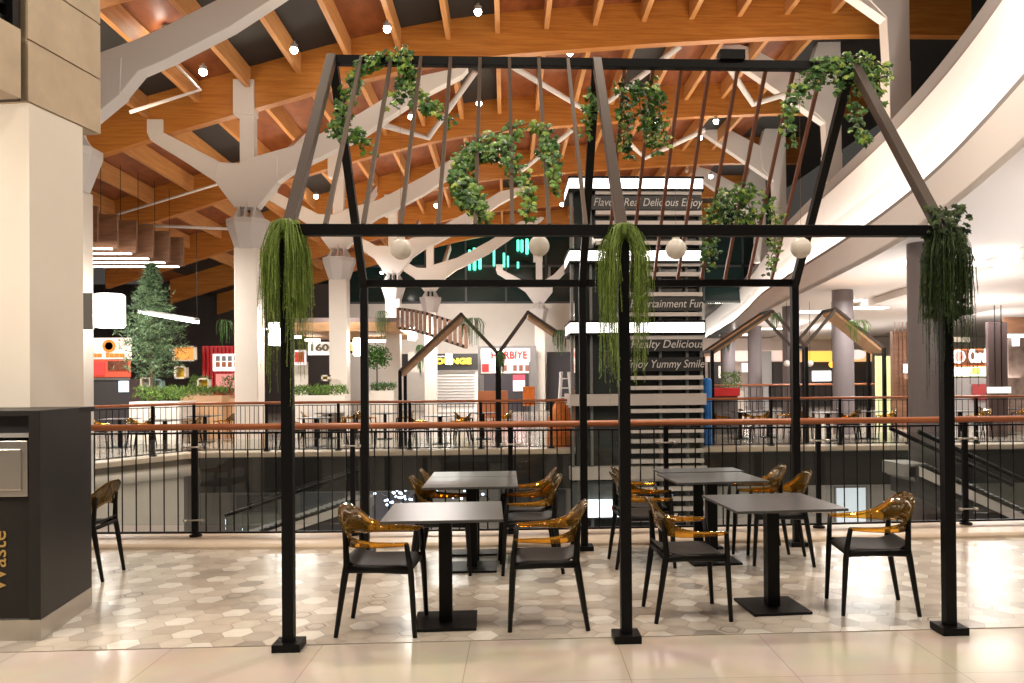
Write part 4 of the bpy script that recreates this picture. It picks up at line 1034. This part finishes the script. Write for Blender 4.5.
def conifer(label, u, vtop, vbot, Y, rad):
    a, b = at(u, vtop, Y), at(u, vbot, Y); t = thing('conifer', label, 'tree', tuple(b))
    MB().tube([b - Vector((0, 0, .5)), a], [.06, .015], 7).build('trunk', STEM, t, w=1)
    mb = MB(); mb.keep = True; Hh = a.z - b.z
    for i in range(330):
        f = R()**.8; z = b.z + Hh*(.05 + .93*f); Rr = rad*min(1, (1.03 - f)*1.5)*U(.55, 1.05)*(.8 if f < .08 else 1); an = U(0, 6.28); d = Vector((math.cos(an), math.sin(an), U(-.1, .45))); p0 = Vector((b.x, b.y, z))
        for k in range(26):
            q = p0 + d*Rr*(k/26)**.8 + rnd()*.05; o = (d*.5 + rnd()).normalized()*.15; s2 = rnd().normalized()*.016; mb.poly([q - s2, q + s2, q + o])
    mb.build('foliage', PINE, t, w=1)
conifer('tall blue green conifer standing in the cream planter at the left', 152, 262, 386, 22.6, .98)
a = at(377, 364, 27.4); t = thing('topiary_tree', 'small ball shaped topiary tree beside the rear left post', 'tree', (a.x, 27.4, 1.2))
MB().tube([(a.x, 27.4, 1.2), (a.x, 27.4, a.z)], .025, 6).build('trunk', STEM, t, w=1)
mb = MB(); mb.keep = True
for _ in range(1500): d = rnd().normalized()*U(.3, 1); p = Vector((a.x, 27.4, a.z + .25)) + Vector((d.x*.52, d.y*.5, d.z*.46)); s2 = rnd().normalized()*.03; mb.poly([p - s2, p + s2, p + rnd()*.09])
mb.build('foliage', IVY, t, w=1)
# hanging plants in the distance
def trail(label, u, v0, v1, Y, wpx, n=60, m=IVY):
    a, b = at(u, v0, Y), at(u, v1, Y); t = thing('hanging_plant', label, 'hanging plant', tuple(a)); mb = MB(); mb.keep = True; w_ = wpx*Y/F/2
    for i in range(n):
        x = U(-w_, w_); Ln = (a.z - b.z)*U(.35, 1)*(1 - .5*abs(x)/w_)
        strand(mb, a + Vector((x*.5, U(-.2, .2), 0)), Ln, Vector((x*.5, 0, 0)), .012, .06, .03)
    mb.build('strands', m, t, w=1)
trail('plant trailing from the peak of the small left gable', 473, 318, 352, 19.5, 24)
trail('plant trailing under the canopy right of the rear left post', 382, 311, 352, 29.5, 14)
trail('plant trailing beside the post of the small left gable', 420, 345, 380, 22, 10)
trail('plant trailing on the valley post between the two small gables', 501, 352, 378, 19.4, 10)
trail('plant trailing near the tower from the small gable', 561, 330, 362, 20.2, 18)
trail('small plant hanging in front of the red shop front', 225, 320, 350, 26, 14, 40)
trail('plant trailing from the timber slope of the small right gable', 775, 313, 332, 19.5, 14, 40)
trail('plant trailing over the plank roof of the rightmost small gable', 857, 320, 345, 20.1, 26, 60, HEDGE)
trail('plant trailing by the leftmost post of the right small gable', 724, 340, 360, 20.5, 10, 40)
# coloured display cubes
def cube(label, u0, v0, u1, v1, Y, mframe, mback, legs=False):
    a, b = at(u0, v0, Y), at(u1, v1, Y); t = thing('display_cube', label, 'display cube', (a.x, Y, b.z)); f = MB(); e = .05; d = .22
    f.box((a.x, Y, a.z - e), (b.x, Y + d, a.z)); f.box((a.x, Y, b.z), (b.x, Y + d, b.z + e)); f.box((a.x, Y, b.z), (a.x + e, Y + d, a.z)); f.box((b.x - e, Y, b.z), (b.x, Y + d, a.z)); f.build('frame', mframe, t, w=1)
    MB().box((a.x + e, Y + d - .03, b.z + e), (b.x - e, Y + d, a.z - e)).build('back_panel', mback, t, w=1)
    if legs:
        l = MB()
        for x in (a.x + .03, b.x - .03): l.box((x - .025, Y, b.z - .3), (x + .025, Y + .05, b.z))
        l.build('stand', mframe, t, w=1)
CW = mat('cream cube frame', (.75, .68, .55), .5)
cube('open cube shelf with yellow back beside the conifer', 174, 366, 186, 379, 25, CW, YEL)
cube('open cube shelf with yellow and red back on a stand near the largest tree column', 197, 378, 209, 391, 24.9, CW, YEL, True)
cube('small white open cube shelf left of the conifer trunk', 140, 377, 151, 390, 25.2, CW, GREYP)
cube('small teal cube shelf behind the conifer trunk', 153, 379, 162, 390, 25.4, mat('teal cube', (.2, .35, .35), .5), CW)
cube('tiny yellow cube shelf behind the left front post', 321, 375, 329, 381, 25.2, CW, YEL)
cube('wide lit display case with orange contents right of the conifer top', 172, 346, 195, 361, 33, CW, emit('orange lit case', (.8, .32, .06), .8))
# ladder, drum, orange things
t = thing('step_ladder', 'white A shaped step ladder standing left of the louvred tower', 'ladder', (at(565, 396, 25).x, 25, 0)); x = t.location.x
zt = at(565, 372, 25).z
for s_ in (-1, 1):
    MB().bar((x + s_*.27, 24.9, 0), (x + s_*.12, 25.2, zt), .05, .05).build('side_rail', WHITE_STEEL, t, w=1); MB().bar((x + s_*.27 + .12, 25.9, 0), (x + s_*.12 + .06, 25.25, zt), .04, .04).build('rear_leg', WHITE_STEEL, t, w=1)
for i in range(6):
    f = (i + .7)/6.4; MB().bar((x - .27 + .15*f, 24.9 + .3*f, zt*f), (x + .27 - .15*f, 24.9 + .3*f, zt*f), .09, .03).build('tread', WHITE_STEEL, t, w=1)
a = at(561, 412, 19.6); t = thing('covered_machine', 'bundle under a crumpled orange cover below the ladder, behind the far railing', 'covered bundle', (a.x, 19.6, 0))
g = []
for i in range(13):
    an = 2*math.pi*i/12; row = []
    for j in range(8):
        f = j/7; r = .34*(1.05 - .75*f**2.2)*(1 + .16*math.sin(an*5 + j)); row.append((a.x + r*math.cos(an), 19.6 + .4*r*math.sin(an)*2, (1.18)*f))
    g.append(row)
MB().sheet(g).build('cover', ORANGE, t, w=1, smooth=True)
for u, lab in ((526, 'orange chair back showing above the far railing, left one'), (531.5, 'orange chair back showing above the far railing, right one')):
    p = at(u, 388, 30); t = thing('orange_chair', lab, 'chair', (p.x, 30, 0)); m = MB()
    m.sheet([[(p.x + .11*math.sin(k/6*3.14 - 1.57)*1.0, 30 + .06*math.cos(k/6*3.14 - 1.57), z) for k in range(7)] for z in (.75, .95, 1.2, 1.42)]); m.build('backrest', ORANGE, t, w=1, smooth=True, solid=.02)
    MB().box((p.x - .12, 29.75, .70), (p.x + .12, 30.0, .75)).build('seat', ORANGE, t, w=1)
    for dx in (-.1, .1): MB().tube([(p.x + dx, 29.9, 0), (p.x + dx, 29.9, .72)], .015, 6).build('leg', BLACK, t, w=1)
a, b = at(702.5, 378, 18.65), at(711.5, 445, 18.65); t = thing('blue_pillar', 'bright blue round topped pillar sign at the right edge of the tower', 'pillar sign', ((a.x + b.x)/2, 18.65, 0))
r = (b.x - a.x)/2*1.15; MB().lathe([(r, 0), (r, a.z - .05), (r*.6, a.z)], 18).build('body', BLUE, t)
for u, lab in ((722, 'red low parasol base stall left of the small right gable post'), ):
    t, a, b = board('red_stall', 'low red stall with small plants right of the blue pillar', 'stall', 711, 388, 740, 396, 23, RED, .5); sub(t, 'base', 713, 396, 738, 441, 23.3, mat('dark stall base', (.1, .09, .085), .5))
t, a, b = board('timber_counter', 'orange timber counter front below the red lettered shop', 'counter', 478, 391, 508, 402, 36, mat('orange timber front', (.55, .2, .08), .5), .5)
# ------------------------------------------------------------------ lower hall: shop fronts and escalators
for k, (u0, u1, v0, v1, col, s_) in enumerate(((236, 278, 495, 512, (.16, .15, .15), 0), (300, 345, 493, 533, (.20, .19, .22), 0), (372, 430, 492, 533, (.22, .21, .25), 0), (500, 566, 490, 530, (.10, .10, .11), 0), (645, 700, 500, 530, (.34, .34, .33), 0), (760, 790, 492, 530, (.45, .43, .40), 0), (836, 866, 488, 532, (.62, .66, .70), .9))):
    t, a, b = board('lower_shop_window', ['small dark lower level window behind the left railing post', 'grey lower level shop window behind the left front post', 'lower level shop window with bluish lights left of the nearest left table', 'black lower level shop window behind the amber chairs', 'grey lower level window under the louvred tower', 'beige lower level shop window behind the right tables', 'bright white lower level window behind the right amber chair'][k], 'shop window', u0, v0, u1, v1, 23.9, mat('lower window %d' % k, col, .15) if not s_ else emit('lower bright window', col, s_), .05, GREYP)
t, a, b = board('lower_shop_fascia', 'wide black lower level shop fascia hanging below the far gallery edge', 'sign', 217, 462, 590, 481, 21, mat('black lower fascia', (.03, .029, .028), .35))
t, a, b = board('lower_shop_fascia', 'wide black lower level shop fascia right of the tower', 'sign', 702, 452, 900, 478, 21, mat('black lower fascia', (.03, .029, .028), .35))
for k, (u, v, n_) in enumerate(((325, 522, 45), (400, 495, 25), (470, 497, 22))):
    t = thing('fairy_light_display', ['cluster of bluish sparkling fairy lights low behind the left front post', 'cluster of bluish fairy lights behind the left rear chairs', 'small bluish fairy lights beneath the rear left tables'][k], 'fairy lights', tuple(at(u, v, 20)))
    m = MB()
    for _ in range(n_): p = at(u + random.gauss(0, 11), v + random.gauss(0, 5), 20 + U(0, .6)); m.ball(p, U(.018, .035), 4)
    m.build('bulbs', emit('cool sparkle', (.6, .72, 1), 9), t, w=1); m = MB(); Q = [at(u + d, v + 3*math.sin(d), 20.3) for d in range(-20, 21, 4)]; m.tube(Q, .01, 4); m.build('wire', BLACK, t, w=1)
def escalator(label, P0, P1, wd):
    t = thing('escalator', label, 'escalator', tuple(P0)); P0, P1 = Vector(P0), Vector(P1)
    s = Vector((0, wd, 0)); dn = Vector((0, 0, -.55))
    MB().prism([P0, P1, P1 + dn, P0 + dn], s).build('truss', mat('escalator grey side', (.06, .06, .06), .4), t, w=1)
    for k in (0, 1):
        o = s*k + Vector((0, -.03 + .03*k, 0)); up = Vector((0, 0, .6))
        MB().prism([P0 + o, P1 + o, P1 + o + up, P0 + o + up], (0, .02, 0)).build('balustrade', GLASS, t, w=1)
        MB().tube([P0 + o + up, P1 + o + up], .04, 8).build('handrail', BLACK, t, w=1)
        MB().prism([P0 + o + Vector((0, -.03, 0)), P1 + o + Vector((0, -.03, 0)), P1 + o + Vector((0, -.03, -.17)), P0 + o + Vector((0, -.03, -.17))], (0, .03, 0)).build('skirt', mat('pale skirt', (.6, .56, .52), .4), t, w=1)
    n = 26
    m = MB()
    for i in range(n):
        f = i/n; p = P0.lerp(P1, f); m.box((p.x - .2, p.y + .1, p.z - .2), (p.x + .25, p.y + wd - .1, p.z + .02))
    m.build('steps', GREYP, t, w=1)
escalator('escalator rising behind the left railing posts on the lower level', at(226, 545, 16.5), at(360, 500, 16.5), 1.0)
escalator('escalator descending to the right behind the right railing', at(918, 466, 13.5), at(1050, 527, 13.5), 1.0)
# ================================================================== light
w = bpy.data.worlds.new('World'); sc.world = w; w.use_nodes = True
bg = w.node_tree.nodes['Background']; bg.inputs['Color'].default_value = (1, .90, .80, 1); bg.inputs['Strength'].default_value = .06
def area(name, loc, size, power, col=(1, .82, .62), rot=(0, 0, 0), sy=None):
    l = bpy.data.lights.new(name, 'AREA'); l.energy = power; l.color = col; l.size = size
    if sy: l.shape = 'RECTANGLE'; l.size_y = sy
    o = bpy.data.objects.new(name, l); COL.objects.link(o); o.location = loc; o.rotation_euler = rot; return o
PI = math.pi; WARM = (1, .86, .70); COOL = (1, .93, .87); WHITE = (1, .94, .91)
for x in (-4, 0, 4): area('atrium_lamp', (x, 2.6, 7.5), 1.0, 195, WARM)
area('atrium_lamp', (0, -3, 5), 1.2, 110, WARM)
for x in (-3, 1.5, 5): area('roof_spot_and_fill', (x, 9.0, 8.2), .6, 230, WARM)
for x, y in ((-8, 16), (-6, 23), (-5, 29), (-4, 35), (-2, 41), (0, 17), (1, 25), (2, 33), (6, 18), (6.5, 26)): area('added_roof_fill', (x, y, 5.8), 1.2, 125, (1, .80, .57), (PI, 0, 0))  # unseen upward fill added to brighten the timber roof, no fixtures there
area('added_roof_fill', (-3, 9, 6.2), 2.0, 150, WARM, (PI, 0, 0)); area('added_roof_fill', (3, 10, 6.6), 2.0, 150, WARM, (PI, 0, 0))  # same added upward fill, nearer the front
for x, y in ((-14, 27), (-8, 31), (-3, 36), (1, 40), (-12, 21), (-2, 22)): area('food_court_lamp_and_fill', (x, y, 4.9), 1.5, 430, COOL)
for x, y in ((9.5, 21), (13, 21), (17, 24), (11, 27), (10, 35), (15, 30), (13, 42)): area('gallery_lamp', (x, y, 3.9), 1.2, 230, WHITE)
for x, y in ((10, 18), (14, 24), (11, 12), (9, 9), (19, 31), (14, 36), (21, 20)): area('added_soffit_fill', (x, y, 1.6), 2.5, 150, WHITE, (PI, 0, 0))  # unseen upward fill added to brighten the right soffit
area('roof_spot_and_fill', (2.5, 12, 8.4), .8, 70, WARM, (0, -.75, 0)); area('roof_spot_and_fill', (3.5, 17, 8.6), .8, 110, WARM, (0, -.8, 0))  # unseen fills added, aimed at the right fascia and tree columns
area('pillar_lamp', (-5.2, 3.4, 3.5), .5, 150, WARM, (.5, 0, 0))
area('food_court_lamp_and_fill', (-9, 18.5, 4.6), 1.2, 420, COOL, (.35, 0, 0)); area('food_court_lamp_and_fill', (-2, 39.5, 5.2), 2.0, 330, COOL, (1.0, 0, 0)); area('food_court_lamp_and_fill', (-6, 30, 5.2), 1.6, 300, COOL, (.7, 0, 0))  # unseen tilted fills added to brighten cube fronts and the back wall
# cove lamps along the bulkhead ledge
for i in range(3, len(EP) - 1, 4):
    a, b = off(i, .14), off(min(i + 4, len(EP) - 1), .14); mid = (a + b)/2; d = (b - a); ln = d.length
    o = area('cove_lamp', (mid.x, mid.y, 5.09), ln, 17*ln, (1, .91, .80), sy=.06); o.rotation_euler = (PI, 0, math.atan2(d.y, d.x)) 
for x, y in ((-3, 20.5), (6, 20.5), (10, 20.5), (-10, 15)): area('lower_hall_lamp', (x, y, -.9), 1.5, 120, (1, .92, .82))
for x in (-4, 4): area('lower_hall_lamp', (x, 12, -1.2), 1.5, 90, (1, .9, .8))
# ================================================================== camera and view
cam = bpy.data.cameras.new('camera'); co = bpy.data.objects.new('camera', cam); COL.objects.link(co)
cam.sensor_width = 36; cam.lens = F/1024*36; cam.shift_x = -(CX - 512)/1024; cam.shift_y = (CY - 341.5)/1024; cam.clip_end = 200
o0 = ray(CX, CY); r_ = (ray(CX + 1, CY) - o0).normalized(); u_ = (ray(CX, CY - 1) - o0).normalized()
M = Matrix((r_, u_, -o0.normalized())).transposed().to_4x4(); M.translation = (0, 0, H); co.matrix_world = M
sc.camera = co
sc.view_settings.view_transform = 'Standard'; sc.view_settings.look = 'None'; sc.view_settings.exposure = 0; sc.view_settings.gamma = 1
sc.view_settings.use_curve_mapping = False
sc.cycles.max_bounces = 7; sc.cycles.diffuse_bounces = 3; sc.cycles.glossy_bounces = 3; sc.cycles.transmission_bounces = 4; sc.cycles.transparent_max_bounces = 14
sc.cycles.caustics_reflective = False; sc.cycles.caustics_refractive = False; sc.cycles.sample_clamp_indirect = 4
sc.cycles.use_denoising = True
